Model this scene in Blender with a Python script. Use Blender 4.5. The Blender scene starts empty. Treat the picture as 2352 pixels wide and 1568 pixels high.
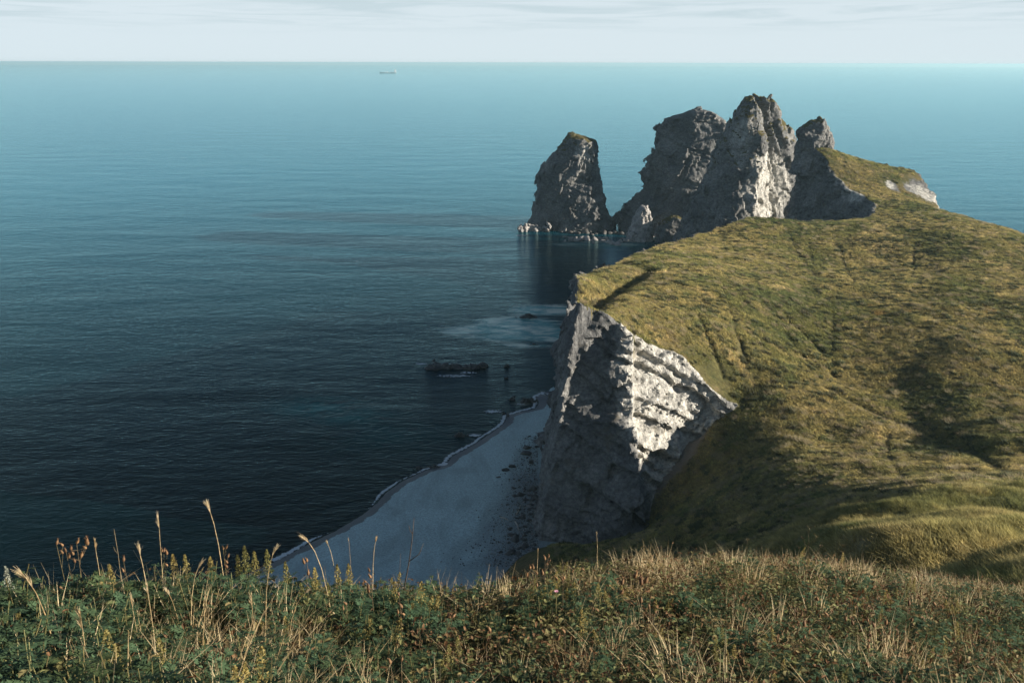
import bpy, math, random
import numpy as np
from mathutils import Matrix, Vector

random.seed(7)
RNG = np.random.default_rng(11)
R = math.radians
sc = bpy.context.scene
COL = sc.collection

# ------------------------------------------------------------------ camera
PITCH, ROLL, FPX = R(15.62), R(0.14), 2287.0        # FPX: focal length for a 2352-wide picture
cam_d = bpy.data.cameras.new('camera')
cam_d.sensor_width = 36.0
cam_d.lens = 36.0 * FPX / 2352.0
cam_d.clip_start, cam_d.clip_end = 0.2, 150000.0
cam_d.dof.use_dof = True
cam_d.dof.focus_distance = 60.0
cam_d.dof.aperture_fstop = 9.0
cam = bpy.data.objects.new('camera', cam_d)
COL.objects.link(cam)
cam.matrix_world = Matrix.Translation((0, 0, 100)) @ Matrix.Rotation(math.pi / 2 - PITCH, 4, 'X') @ Matrix.Rotation(ROLL, 4, 'Z')
sc.camera = cam
CAMP = np.array([0.0, 0.0, 100.0])

# ------------------------------------------------------------------ sun, sky, exposure
SUN_EL, SUN_AZ = R(14.8), R(-11.0)                   # azimuth of the direction towards the sun, from +x
SUNV = np.array([math.cos(SUN_EL) * math.cos(SUN_AZ), math.cos(SUN_EL) * math.sin(SUN_AZ), math.sin(SUN_EL)])
sun_d = bpy.data.lights.new('sun', 'SUN')
sun_d.energy = 5.0
sun_d.angle = R(0.5)
sun_d.color = (1.0, 0.92, 0.80)
sun = bpy.data.objects.new('sun', sun_d)
COL.objects.link(sun)
sun.rotation_euler = Vector(SUNV).to_track_quat('Z', 'Y').to_euler()

world = bpy.data.worlds.new('World')
sc.world = world
world.use_nodes = True
SKY_STRENGTH = 0.05
def build_world():
    nt = world.node_tree
    nt.nodes.clear()
    N, L = nt.nodes, nt.links
    out = N.new('ShaderNodeOutputWorld')
    bg = N.new('ShaderNodeBackground')
    bg.inputs['Strength'].default_value = SKY_STRENGTH
    sky = N.new('ShaderNodeTexSky')
    sky.sky_type = 'NISHITA'
    sky.sun_disc = False
    sky.sun_elevation = SUN_EL
    sky.sun_rotation = math.pi / 2 - SUN_AZ
    sky.air_density, sky.dust_density, sky.ozone_density = 0.29, 0.2, 3.0
    sky.altitude = 0.0
    tint = N.new('ShaderNodeMixRGB'); tint.blend_type = 'MULTIPLY'; tint.inputs[0].default_value = 1.0
    tint.inputs[2].default_value = (0.64, 1.0, 1.1, 1)
    L.new(sky.outputs[0], tint.inputs[1])
    # thin streaks of high cloud, laid out on a flat cloud deck above the sea
    tc = N.new('ShaderNodeTexCoord')
    sep = N.new('ShaderNodeSeparateXYZ'); L.new(tc.outputs['Generated'], sep.inputs[0])
    zc = N.new('ShaderNodeMath'); zc.operation = 'MAXIMUM'; zc.inputs[1].default_value = 0.012
    L.new(sep.outputs[2], zc.inputs[0])
    dx = N.new('ShaderNodeMath'); dx.operation = 'DIVIDE'; L.new(sep.outputs[0], dx.inputs[0]); L.new(zc.outputs[0], dx.inputs[1])
    dy = N.new('ShaderNodeMath'); dy.operation = 'DIVIDE'; L.new(sep.outputs[1], dy.inputs[0]); L.new(zc.outputs[0], dy.inputs[1])
    cmb = N.new('ShaderNodeCombineXYZ'); L.new(dx.outputs[0], cmb.inputs[0]); L.new(dy.outputs[0], cmb.inputs[1])
    mp = N.new('ShaderNodeMapping'); mp.inputs['Scale'].default_value = (0.28, 0.2, 1); mp.inputs['Rotation'].default_value = (0, 0, 0.25)
    L.new(cmb.outputs[0], mp.inputs[0])
    nz = N.new('ShaderNodeTexNoise'); nz.inputs['Scale'].default_value = 1.0; nz.inputs['Detail'].default_value = 8; nz.inputs['Roughness'].default_value = 0.62; nz.inputs['Distortion'].default_value = 0.6
    L.new(mp.outputs[0], nz.inputs['Vector'])
    rp = N.new('ShaderNodeValToRGB')
    rp.color_ramp.elements[0].position = 0.45; rp.color_ramp.elements[0].color = (0, 0, 0, 1)
    rp.color_ramp.elements[1].position = 0.60; rp.color_ramp.elements[1].color = (1, 1, 1, 1)
    L.new(nz.outputs[0], rp.inputs[0])
    amt = N.new('ShaderNodeMath'); amt.operation = 'MULTIPLY'; amt.inputs[1].default_value = 0.62
    L.new(rp.outputs[0], amt.inputs[0])
    # milky sea air low in the sky, all the way round; the streaks sit above it
    veil = N.new('ShaderNodeMapRange'); veil.interpolation_type = 'SMOOTHERSTEP'
    veil.inputs[1].default_value, veil.inputs[2].default_value, veil.inputs[3].default_value, veil.inputs[4].default_value = 0.04, 0.17, 0.94, 0.0
    L.new(sep.outputs[2], veil.inputs[0])
    vm = N.new('ShaderNodeMixRGB'); vm.inputs[2].default_value = (6.9, 7.8, 8.15, 1)
    L.new(veil.outputs[0], vm.inputs[0]); L.new(tint.outputs[0], vm.inputs[1])
    up = N.new('ShaderNodeMapRange'); up.interpolation_type = 'SMOOTHSTEP'
    up.inputs[1].default_value, up.inputs[2].default_value = 0.022, 0.045
    L.new(sep.outputs[2], up.inputs[0])
    am2 = N.new('ShaderNodeMath'); am2.operation = 'MULTIPLY'; L.new(amt.outputs[0], am2.inputs[0]); L.new(up.outputs[0], am2.inputs[1])
    mix = N.new('ShaderNodeMixRGB'); mix.inputs[2].default_value = (4.9, 6.1, 6.6, 1)
    L.new(am2.outputs[0], mix.inputs[0]); L.new(vm.outputs[0], mix.inputs[1])
    L.new(mix.outputs[0], bg.inputs['Color'])
    L.new(bg.outputs[0], out.inputs['Surface'])
build_world()

sc.view_settings.view_transform = 'Standard'
sc.view_settings.look = 'None'
sc.view_settings.gamma = 1.0
sc.view_settings.use_curve_mapping = False
sc.view_settings.exposure = 1.1
sc.render.engine = 'CYCLES'
sc.cycles.use_denoising = True
sc.cycles.max_bounces = 6
sc.cycles.diffuse_bounces = 2
sc.cycles.glossy_bounces = 2
sc.cycles.transmission_bounces = 2
sc.cycles.transparent_max_bounces = 6
sc.cycles.volume_bounces = 0
sc.cycles.caustics_reflective = False
sc.cycles.caustics_refractive = False
sc.cycles.sample_clamp_indirect = 4.0

# ------------------------------------------------------------------ picture -> place
_cp, _sp, _cr, _sr = math.cos(PITCH), math.sin(PITCH), math.cos(ROLL), math.sin(ROLL)
def ray(u, v):
    a, b = (u - 1176.0) / FPX, -(v - 784.0) / FPX
    a, b = a * _cr - b * _sr, a * _sr + b * _cr
    return np.array([a, _cp + _sp * b, -_sp + _cp * b])
def at_y(u, v, y):                                   # the point seen at (u, v) that lies y metres ahead
    d = ray(u, v)
    return CAMP + d * (y / d[1])
def at_z(u, v, z=0.0):                               # the point seen at (u, v) at height z
    d = ray(u, v)
    return CAMP + d * ((z - 100.0) / d[2])

# ------------------------------------------------------------------ noise
def _hash(ix, iy, iz, seed):
    h = (ix.astype(np.uint32) * np.uint32(374761393) + iy.astype(np.uint32) * np.uint32(668265263)
         + iz.astype(np.uint32) * np.uint32(2147483647 ^ 0x5bd1e995) + np.uint32(seed * 974711 & 0xffffffff))
    h = (h ^ (h >> np.uint32(13))) * np.uint32(1274126177)
    h = (h ^ (h >> np.uint32(16))) * np.uint32(2246822519)
    return h ^ (h >> np.uint32(15))
def vnoise(P, seed=0):                               # smooth value noise, -1..1
    f = np.floor(P); i = f.astype(np.int64).astype(np.int32); t = (P - f).astype(np.float32)
    t = t * t * t * (t * (t * 6 - 15) + 10)
    out = np.zeros(len(P), np.float32)
    for a in (0, 1):
        wx = t[:, 0] if a else 1 - t[:, 0]
        for b in (0, 1):
            wy = t[:, 1] if b else 1 - t[:, 1]
            for c in (0, 1):
                wz = t[:, 2] if c else 1 - t[:, 2]
                h = _hash(i[:, 0] + a, i[:, 1] + b, i[:, 2] + c, seed)
                out += wx * wy * wz * (h.astype(np.float32) * np.float32(2 / 4294967295.0) - 1)
    return out
def fbm(P, octaves=4, seed=0, gain=0.5):
    s, a, n = np.zeros(len(P), np.float32), 1.0, 0.0
    for o in range(octaves):
        s += a * vnoise(P * (2.03 ** o) + 17.3 * o, seed + o); n += a; a *= gain
    return s / n
def cells(P, seed=0):                                # nearest jittered cell: its random value and the gap to the next cell
    f = np.floor(P - 0.5); i0 = f.astype(np.int64).astype(np.int32)
    b1 = np.full(len(P), 9e9, np.float32); b2 = b1.copy(); val = np.zeros(len(P), np.float32); tl = val.copy()
    for a in (0, 1):
        for b in (0, 1):
            for c in (0, 1):
                ix, iy, iz = i0[:, 0] + a, i0[:, 1] + b, i0[:, 2] + c
                h = _hash(ix, iy, iz, seed)
                jx = (h & np.uint32(1023)).astype(np.float32) / 1023 * .8 + .1
                jy = ((h >> np.uint32(10)) & np.uint32(1023)).astype(np.float32) / 1023 * .8 + .1
                jz = ((h >> np.uint32(20)) & np.uint32(1023)).astype(np.float32) / 1023 * .8 + .1
                ex, ey, ez = P[:, 0] - ix - jx, P[:, 1] - iy - jy, P[:, 2] - iz - jz
                d = ex ** 2 + ey ** 2 + ez ** 2
                tq = (jy - .5) * 2.4 * ex + (jz - .5) * 2.4 * ey + (jx - .5) * 2.4 * ez
                r = ((h * np.uint32(2654435761)) >> np.uint32(8)).astype(np.float32) / 16777215
                nearer = d < b1
                b2 = np.where(nearer, b1, np.minimum(b2, d)); val = np.where(nearer, r, val); tl = np.where(nearer, tq, tl); b1 = np.where(nearer, d, b1)
    return val, np.sqrt(b2) - np.sqrt(b1), tl
def P2(x, y, s=1.0):
    return np.stack([np.ravel(x) / s, np.ravel(y) / s, np.zeros(np.size(x))], 1)
def fbm2(x, y, s, octaves=4, seed=0, gain=.5):
    return fbm(P2(x, y, s), octaves, seed, gain).reshape(np.shape(x))

# ------------------------------------------------------------------ mesh helpers
def mesh_np(name, V, F, mat=None, smooth=True):      # V (n,3), F (m,3|4) arrays or a list of faces
    me = bpy.data.meshes.new(name)
    V = np.asarray(V, np.float32)
    if isinstance(F, np.ndarray):
        k = F.shape[1]
        me.vertices.add(len(V)); me.vertices.foreach_set('co', V.ravel())
        me.loops.add(F.size); me.loops.foreach_set('vertex_index', F.astype(np.int32).ravel())
        me.polygons.add(len(F)); me.polygons.foreach_set('loop_start', np.arange(0, F.size, k, dtype=np.int32))
        me.polygons.foreach_set('loop_total', np.full(len(F), k, np.int32))
        me.update(calc_edges=True)
    else:
        me.from_pydata([tuple(v) for v in V], [], [tuple(f) for f in F])
    if smooth:
        me.polygons.foreach_set('use_smooth', np.ones(len(me.polygons), bool))
    if mat:
        me.materials.append(mat)
    return me
def attr(me, name, vals):
    a = me.attributes.new(name, 'FLOAT', 'POINT'); a.data.foreach_set('value', np.asarray(vals, np.float32).ravel())
def add(name, me, parent=None, loc=None, **props):
    o = bpy.data.objects.new(name, me); COL.objects.link(o)
    if parent: o.parent = parent
    if loc is not None: o.location = tuple(float(c) for c in loc)
    for k, v in props.items(): o[k] = v
    return o
def thing(name, loc, label, category, group=None):
    o = add(name, None, None, loc, label=label, category=category)
    o.empty_display_size = 0.1
    if group: o['group'] = group
    return o
def surface_nets(F, xs, ys, zs):
    S = F < 0
    n = np.zeros(tuple(d - 1 for d in F.shape), np.int8)
    for a in (0, 1):
        for b in (0, 1):
            for c in (0, 1):
                n += S[a:F.shape[0] - 1 + a, b:F.shape[1] - 1 + b, c:F.shape[2] - 1 + c]
    I, J, K = np.nonzero((n > 0) & (n < 8))
    idx = np.full(n.shape, -1, np.int32); idx[I, J, K] = np.arange(len(I))
    acc = np.zeros((len(I), 3)); cnt = np.zeros(len(I))
    corners = [(a, b, c) for a in (0, 1) for b in (0, 1) for c in (0, 1)]
    val = {c: F[I + c[0], J + c[1], K + c[2]] for c in corners}
    for c in corners:
        for ax in range(3):
            if c[ax]: continue
            d = list(c); d[ax] = 1; d = tuple(d)
            v0, v1 = val[c], val[d]; m = (v0 < 0) != (v1 < 0)
            t = np.where(m, v0 / np.where(m, v0 - v1, 1), 0)
            p = [c[0] + (t if ax == 0 else 0), c[1] + (t if ax == 1 else 0), c[2] + (t if ax == 2 else 0)]
            for q in range(3): acc[:, q] += np.where(m, p[q], 0)
            cnt += m
    acc /= cnt[:, None]
    V = np.stack([xs[I] + acc[:, 0] * (xs[I + 1] - xs[I]), ys[J] + acc[:, 1] * (ys[J + 1] - ys[J]), zs[K] + acc[:, 2] * (zs[K + 1] - zs[K])], 1)
    faces = []
    for ax in range(3):
        sl0 = [slice(1, -1)] * 3; sl1 = [slice(1, -1)] * 3
        sl0[ax] = slice(0, -1); sl1[ax] = slice(1, None)
        A, B = S[tuple(sl0)], S[tuple(sl1)]
        c = np.nonzero(A != B)
        off = [1, 1, 1]; off[ax] = 0
        i = [c[q] + off[q] for q in range(3)]
        flip = A[c]
        b, d = [(1, 2), (2, 0), (0, 1)][ax]
        def g(db, dd):
            ii = list(i); ii[b] = ii[b] + db; ii[d] = ii[d] + dd
            return idx[ii[0], ii[1], ii[2]]
        q = np.stack([g(-1, -1), g(0, -1), g(0, 0), g(-1, 0)], 1)
        q[~flip] = q[~flip][:, ::-1]
        faces.append(q)
    Fq = np.concatenate(faces)
    return V, Fq[(Fq >= 0).all(1)]
def vertex_normals(V, F):
    a, b, c, d = (V[F[:, k]] for k in range(4))
    n = np.cross(c - a, d - b); N = np.zeros_like(V)
    for k in range(4): np.add.at(N, F[:, k], n)
    return N / np.maximum(np.linalg.norm(N, axis=1), 1e-9)[:, None]

# ------------------------------------------------------------------ material helpers
class NT:
    def __init__(s, name):
        s.mat = bpy.data.materials.new(name); s.mat.use_nodes = True
        s.nt = s.mat.node_tree; s.nt.nodes.clear()
        s.out = s.node('OutputMaterial')
    def node(s, t, **kw):
        n = s.nt.nodes.new('ShaderNode' + t)
        for k, v in kw.items(): setattr(n, k, v)
        return n
    def put(s, sock, v):
        if hasattr(v, 'links') or isinstance(v, bpy.types.NodeSocket): s.nt.links.new(v, sock)
        else: sock.default_value = v
    def pos(s): return s.node('NewGeometry').outputs['Position']
    def scaled(s, v, sc_):
        m = s.node('Mapping'); s.put(m.inputs['Vector'], v); m.inputs['Scale'].default_value = sc_ if hasattr(sc_, '__len__') else (sc_,) * 3
        return m.outputs[0]
    def noise(s, v, scale, detail=4, rough=.55, dist=0.0, color=False):
        n = s.node('TexNoise'); s.put(n.inputs['Vector'], v); n.inputs['Scale'].default_value = scale
        n.inputs['Detail'].default_value = detail; n.inputs['Roughness'].default_value = rough; n.inputs['Distortion'].default_value = dist
        return n.outputs[1 if color else 0]
    def voro(s, v, scale, feature='F1'):
        n = s.node('TexVoronoi', feature=feature); s.put(n.inputs['Vector'], v); n.inputs['Scale'].default_value = scale
        return n.outputs[0]
    def ramp(s, f, pts, interp='LINEAR'):
        n = s.node('ValToRGB'); s.put(n.inputs[0], f); cr = n.color_ramp; cr.interpolation = interp
        while len(cr.elements) < len(pts): cr.elements.new(0.5)
        for e, (p, c) in zip(cr.elements, pts):
            e.position = p; e.color = c if len(c) == 4 else (*c, 1)
        return n.outputs[0]
    def sstep(s, f, a, b):
        n = s.node('MapRange', interpolation_type='SMOOTHSTEP'); s.put(n.inputs[0], f)
        n.inputs[1].default_value, n.inputs[2].default_value = a, b
        return n.outputs[0]
    def math(s, op, a, b=0.0):
        n = s.node('Math', operation=op); s.put(n.inputs[0], a); s.put(n.inputs[1], b); return n.outputs[0]
    def mix(s, f, a, b, mode='MIX'):
        n = s.node('MixRGB', blend_type=mode); s.put(n.inputs[0], f)
        s.put(n.inputs[1], a if not isinstance(a, tuple) or len(a) == 4 else (*a, 1)); s.put(n.inputs[2], b if not isinstance(b, tuple) or len(b) == 4 else (*b, 1))
        return n.outputs[0]
    def attr(s, name):
        n = s.node('Attribute', attribute_name=name); return n.outputs['Fac']
    def bump(s, h, strength, dist, normal=None):
        n = s.node('Bump'); s.put(n.inputs['Height'], h); n.inputs['Strength'].default_value = strength; n.inputs['Distance'].default_value = dist
        if normal is not None: s.put(n.inputs['Normal'], normal)
        return n.outputs[0]
    def bsdf(s, color, rough=.9, normal=None, spec=.2, **kw):
        b = s.node('BsdfPrincipled'); s.put(b.inputs['Base Color'], color if not isinstance(color, tuple) or len(color) == 4 else (*color, 1))
        s.put(b.inputs['Roughness'], rough); b.inputs['Specular IOR Level'].default_value = spec
        if normal is not None: s.put(b.inputs['Normal'], normal)
        for k, v in kw.items(): s.put(b.inputs[k], v)
        return b.outputs[0]
    def done(s, shader):
        s.nt.links.new(shader, s.out.inputs['Surface']); return s.mat

def rock_color(m, p):
    """weathered grey stone, painted paler on faces meant to look sunlit; bedding streaks, dark seams and brown lichen blotches"""
    big = m.noise(p, 0.07, 5, .6)
    col = m.ramp(big, [(0.28, (.085, .085, .085)), (0.45, (.15, .148, .145)), (0.60, (.22, .215, .205)), (0.75, (.32, .31, .285))])
    fr = m.sstep(m.math('ADD', m.attr('sun_pale'), m.math('MULTIPLY', m.math('SUBTRACT', m.noise(p, .18, 6, .65), .5), .9)), .3, .7)
    pale = m.ramp(m.noise(p, .35, 6, .65), [(.3, (.36, .345, .31)), (.5, (.50, .48, .435)), (.7, (.60, .575, .52))])
    col = m.mix(fr, col, pale)
    fine = m.noise(m.scaled(p, (.9, .9, 1.5)), 0.9, 8, .68, .4)
    col = m.mix(.8, col, m.ramp(fine, [(.3, (.30, .30, .31)), (.48, (.80, .80, .79)), (.66, (1.45, 1.42, 1.35))]), 'MULTIPLY')
    och = m.sstep(m.noise(p, .22, 6, .65), .56, .72)
    col = m.mix(m.math('MULTIPLY', och, .5), col, (.13, .10, .055))
    seam = m.voro(m.mix(.35, p, m.noise(p, .5, 4, .6, color=True), 'ADD'), .55, 'DISTANCE_TO_EDGE')
    col = m.mix(m.math('MULTIPLY', m.sstep(seam, .05, .0), .45), col, (.05, .049, .048))
    return col
def rock_bump(m, p):
    wob = m.mix(.6, p, m.noise(p, .45, 4, .6, color=True), 'ADD')
    def blocks(scale, stretch):
        n = m.node('TexVoronoi', feature='F1', distance='CHEBYCHEV'); m.put(n.inputs['Vector'], m.scaled(wob, stretch)); n.inputs['Scale'].default_value = scale
        g = m.node('SeparateColor'); m.put(g.inputs[0], n.outputs['Color'])
        return m.math('ADD', m.math('MULTIPLY', g.outputs[0], .55), m.math('MULTIPLY', n.outputs['Distance'], .6))
    h = m.math('ADD', m.math('MULTIPLY', blocks(.55, (1, 1, .45)), .9), m.math('MULTIPLY', blocks(1.5, (1, 1, .5)), .38))
    h = m.math('ADD', h, m.math('MULTIPLY', m.noise(p, 1.6, 7, .72), .45))
    return m.bump(h, 1.0, .8)
def grass_color(m, p):
    """autumn turf: olive ground with straw, rust and green patches"""
    n1 = m.noise(p, .022, 5, .6, .3)
    n2 = m.noise(m.scaled(p, (1, 1, 1)), .11, 5, .65)
    n3 = m.noise(p, 1.1, 4, .7)
    base = m.ramp(n1, [(.32, (.070, .082, .038)), (.45, (.112, .110, .048)), (.55, (.165, .142, .070)), (.66, (.135, .124, .056)), (.8, (.084, .094, .042))])
    base = m.mix(m.sstep(n2, .52, .70), base, (.245, .202, .112))
    base = m.mix(m.math('MULTIPLY', m.sstep(n2, .46, .32), .75), base, (.068, .086, .040))
    rust = m.sstep(m.noise(p, .05, 4, .6, .5), .64, .74)
    base = m.mix(m.math('MULTIPLY', rust, .5), base, (.16, .075, .03))
    base = m.mix(1.0, base, m.ramp(n3, [(.3, (.8, .8, .76)), (.5, (1.4, 1.38, 1.32)), (.72, (2.1, 2.0, 1.8))]), 'MULTIPLY')
    return base

def mat_headland():
    m = NT('cliff_and_turf'); p = m.pos()
    rc, gc = rock_color(m, p), grass_color(m, p)
    rk = m.attr('rock')
    edge = m.noise(p, .5, 6, .7)
    f = m.sstep(m.math('ADD', rk, m.math('MULTIPLY', m.math('SUBTRACT', edge, .5), 1.1)), .38, .56)
    scree = m.mix(m.noise(p, 3.0, 3, .6), (.10, .085, .07), (.22, .19, .16))
    gc = m.mix(1.0, gc, (.56, .53, .50), 'MULTIPLY')
    gc2 = m.mix(m.sstep(m.math('ADD', m.attr('scree'), m.math('MULTIPLY', m.math('SUBTRACT', edge, .5), .8)), .35, .6), gc, scree)
    gb = m.bump(m.noise(p, 1.6, 6, .75), .8, .35)
    s1 = m.bsdf(gc2, .95, gb, .1); s2 = m.bsdf(rc, .85, rock_bump(m, p), .25)
    mx = m.node('MixShader'); m.put(mx.inputs[0], f); m.put(mx.inputs[1], s1); m.put(mx.inputs[2], s2)
    return m.done(mx.outputs[0])
def mat_crag(name='crag_rock', grassy=.5):
    m = NT(name); p = m.pos()
    rc = rock_color(m, p)
    f = m.sstep(m.math('ADD', m.attr('turf'), m.math('MULTIPLY', m.math('SUBTRACT', m.noise(p, .35, 6, .7), .5), .9)), .48, .62)
    s1 = m.bsdf(rc, .85, rock_bump(m, p), .25)
    s2 = m.bsdf(m.mix(m.noise(p, .3, 4), (.115, .085, .035), (.06, .062, .024)), .95, m.bump(m.noise(p, 1.4, 6, .75), .8, .5), .1)
    mx = m.node('MixShader'); m.put(mx.inputs[0], f); m.put(mx.inputs[1], s1); m.put(mx.inputs[2], s2)
    return m.done(mx.outputs[0])
def mat_wet_rock():
    m = NT('wet_reef_rock'); p = m.pos()
    c = m.ramp(m.noise(p, .8, 6, .65), [(.3, (.028, .027, .027)), (.55, (.07, .066, .06)), (.75, (.15, .14, .125))])
    return m.done(m.bsdf(c, .6, m.bump(m.noise(p, 1.8, 7, .7), .9, .3), .4))
def mat_pale_rock():
    m = NT('pale_shore_rock'); p = m.pos()
    c = m.ramp(m.noise(p, .5, 7, .65), [(.3, (.13, .125, .12)), (.5, (.31, .29, .27)), (.7, (.46, .42, .38))])
    return m.done(m.bsdf(c, .8, m.bump(m.noise(p, 1.3, 7, .7), .9, .5), .3))
M_HEAD, M_CRAG, M_WET, M_PALE = mat_headland(), mat_crag(), mat_wet_rock(), mat_pale_rock()

# ------------------------------------------------------------------ the lie of the land
def tps_fit(pts, reg):
    pts = np.array(pts, float); X = pts[:, :2] / 100.0; n = len(pts)
    r2 = ((X[:, None] - X[None]) ** 2).sum(-1)
    Kk = np.where(r2 > 0, .5 * r2 * np.log(np.maximum(r2, 1e-12)), 0) + reg * np.eye(n)
    Pm = np.concatenate([np.ones((n, 1)), X], 1)
    A = np.zeros((n + 3, n + 3)); A[:n, :n] = Kk; A[:n, n:] = Pm; A[n:, :n] = Pm.T
    w = np.linalg.solve(A, np.concatenate([pts[:, 2], np.zeros(3)]))
    def ev(x, y):
        x = np.asarray(x, float); sh = x.shape; q = np.stack([x.ravel(), np.asarray(y, float).ravel()], 1) / 100.0
        o = np.empty(len(q))
        for s in range(0, len(q), 60000):
            Q = q[s:s + 60000]; d2 = ((Q[:, None] - X[None]) ** 2).sum(-1)
            o[s:s + 60000] = np.where(d2 > 0, .5 * d2 * np.log(np.maximum(d2, 1e-12)), 0) @ w[:n] + w[n] + Q @ w[n + 1:]
        return o.reshape(sh)
    return ev
A_ = lambda u, v, y: tuple(at_y(u, v, y))
# the cap of the headland and the ridge behind it
cap_pts = [A_(1300, 676, 214), A_(1340, 655, 232), A_(1370, 640, 248), A_(1440, 592, 290), A_(1500, 562, 325), A_(1600, 520, 360), A_(1700, 488, 380), A_(1800, 495, 378), A_(1900, 517, 362),
           A_(1960, 500, 380), A_(2000, 480, 400), A_(2080, 470, 410), A_(2150, 482, 400), A_(2250, 510, 370), A_(2352, 546, 340), A_(1600, 650, 252), A_(1800, 640, 280), A_(2000, 620, 308), A_(2200, 640, 285),
           A_(2350, 700, 255), A_(1800, 760, 235), A_(2000, 760, 240), A_(2200, 800, 222), A_(2350, 900, 203), A_(1800, 860, 210), A_(1660, 880, 205), A_(1400, 722, 206), A_(1450, 760, 204), A_(1500, 795, 204), A_(1600, 800, 210), A_(1500, 700, 228),
           A_(1950, 888, 212), A_(2100, 952, 197), A_(2300, 1043, 167), A_(1440, 640, 258),
           A_(1840, 332, 468), A_(1900, 340, 464), A_(2000, 385, 455), A_(2100, 412, 450), A_(2145, 450, 440), A_(1950, 430, 435), A_(2000, 450, 420), A_(2050, 465, 412), A_(1870, 400, 445),
           (60, 175, 18), (90, 145, 22), (110, 120, 22), (160, 120, 22), (215, 300, 30), (140, 200, 31), (240, 220, 26), (212, 395, 30), (202, 446, 46), (0, 220, 54), (0, 300, 44), (60, 400, 44), (140, 495, 50), (110, 470, 66), (22, 190, 50)]
CAP = tps_fit(cap_pts, .0004)
# the gully, the slope above it, the near ridges and the hill the camera stands on
veg = .35
def near(u, v, y, h=veg):
    p = at_y(u, v, y); return (p[0], p[1], p[2] - h)
low_pts = [(5, 192, 1), (12, 184, 6), (20, 178, 10), tuple(at_z(1400, 1256, 2.5)), A_(1480, 1200, 187), A_(1465, 1145, 191), A_(1560, 1050, 196), A_(1640, 935, 203), A_(1700, 900, 206),
           A_(1700, 1100, 169), A_(1640, 1150, 166), A_(1600, 1200, 161), A_(1550, 1255, 156), A_(1900, 1000, 187), A_(2000, 1100, 152), A_(1800, 1180, 141), A_(1700, 1235, 139),
           A_(1800, 870, 209), A_(1950, 893, 210), A_(2100, 958, 196), A_(2200, 1000, 184), A_(2300, 1047, 166), A_(2352, 1085, 150), A_(2100, 1130, 121), A_(2250, 1110, 125),
           A_(1830, 1208, 80), A_(1760, 1240, 78), A_(2000, 1188, 76), A_(2200, 1152, 84), A_(2350, 1132, 90), (30, 101, 46.5), (42, 104, 48), (56, 112, 48), (20, 96, 45),
           near(2000, 1272, 45), near(2250, 1250, 45), near(2250, 1190, 70), near(2000, 1230, 64), near(1900, 1262, 50), near(2350, 1300, 30), near(2350, 1220, 60), near(2200, 1335, 14), near(2350, 1345, 14), near(2000, 1310, 13),
           near(1800, 1300, 12, .3), near(1650, 1290, 11, .3), near(1500, 1285, 9.5, .3), near(1300, 1300, 8.8, .35), near(1000, 1330, 8.2, .45), near(700, 1320, 7.9, .5), near(300, 1315, 7.5, .6), near(0, 1345, 7.2, .6),
           near(1176, 1568, 4.6, .45), near(0, 1568, 4.4, .5), near(2352, 1568, 4.7, .4), near(1800, 1420, 7, .4), near(2300, 1420, 8, .4),
           (0, 0, 98.35), (0, -20, 101), (-6, 0, 98.1), (8, 0, 97.6),
           (-2, 16, 88), (-6, 24, 78), (-6, 40, 62), (8, 22, 86.5), (10, 45, 67), (10, 70, 48), (14, 100, 33), (20, 130, 25), (20, 150, 19), (8, 140, 14),
           (-10, 14, 87), (-20, 20, 72), (-25, 45, 42), (-20, 80, 16), (-12, 110, 7), (-4, 140, 4), (4, 165, 8), (14, 172, 10),
           (30, 5, 92), (40, 40, 76), (60, 0, 92), (60, -40, 98), (80, 60, 60), (90, 100, 51), (120, 20, 80), (115, 128, 42), (140, 132, 44), (118, 162, 36), (120, 182, 32), (150, 165, 37), (170, 100, 56), (200, 140, 45), (220, 40, 60), (-20, -10, 90), (-40, -10, 70), (-30, -40, 90), (0, -50, 104), (150, -40, 90),
           (52, 222, 31), (48, 240, 30), (30, 235, 18), (10, 225, -4), (75, 240, 32), (100, 235, 31), (130, 225, 33), (170, 210, 30), (60, 280, 28), (110, 290, 32), (170, 280, 30), (20, 300, -8), (100, 400, -8), (180, 400, -10), (100, 480, -15), (180, 480, -15), (220, 330, 0)]
LOW_FAR = tps_fit(low_pts, .00012)
# the ground underfoot, down to the brow where it drops away
foot_pts = [near(1800, 1300, 12, .3), near(1650, 1290, 11, .3), near(1500, 1280, 9.5, .3), near(1300, 1292, 8.8, .35), near(1000, 1328, 8.2, .42), near(700, 1325, 7.9, .5), near(300, 1325, 7.5, .6), near(0, 1350, 7.2, .6), near(-300, 1360, 7, .6),
            near(2000, 1310, 13), near(2200, 1335, 14), near(2352, 1345, 14), near(2600, 1350, 14), near(1176, 1568, 4.6, .45), near(0, 1568, 4.4, .5), near(2352, 1568, 4.7, .4), near(600, 1450, 6, .5), near(1800, 1420, 7, .4), near(2300, 1420, 8.6, .4),
            (0, 0, 98.3), (0, -6, 99.2), (-6, 0, 98.1), (8, 0, 97.6), (-4, 11, 91.8), (0, 12, 91.6), (-7, 10, 92.0), (2, 14, 90.9), (4, 17, 89.8), (8, 19, 89.6), (11, 18, 90.2), (-2, 16, 88), (-10, 14, 88)]
FOOT = tps_fit(foot_pts, .0000005)
def LOW(x, y):
    r = np.hypot(x, np.asarray(y) - 3); k = np.clip((r - 9.5) / 7, 0, 1); k = k * k * (3 - 2 * k)
    f = LOW_FAR(x, y); c = k < 1
    if c.any():
        f = np.array(f); f[c] = f[c] * k[c] + FOOT(np.asarray(x)[c], np.asarray(y)[c]) * (1 - k[c])
    return f
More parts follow.
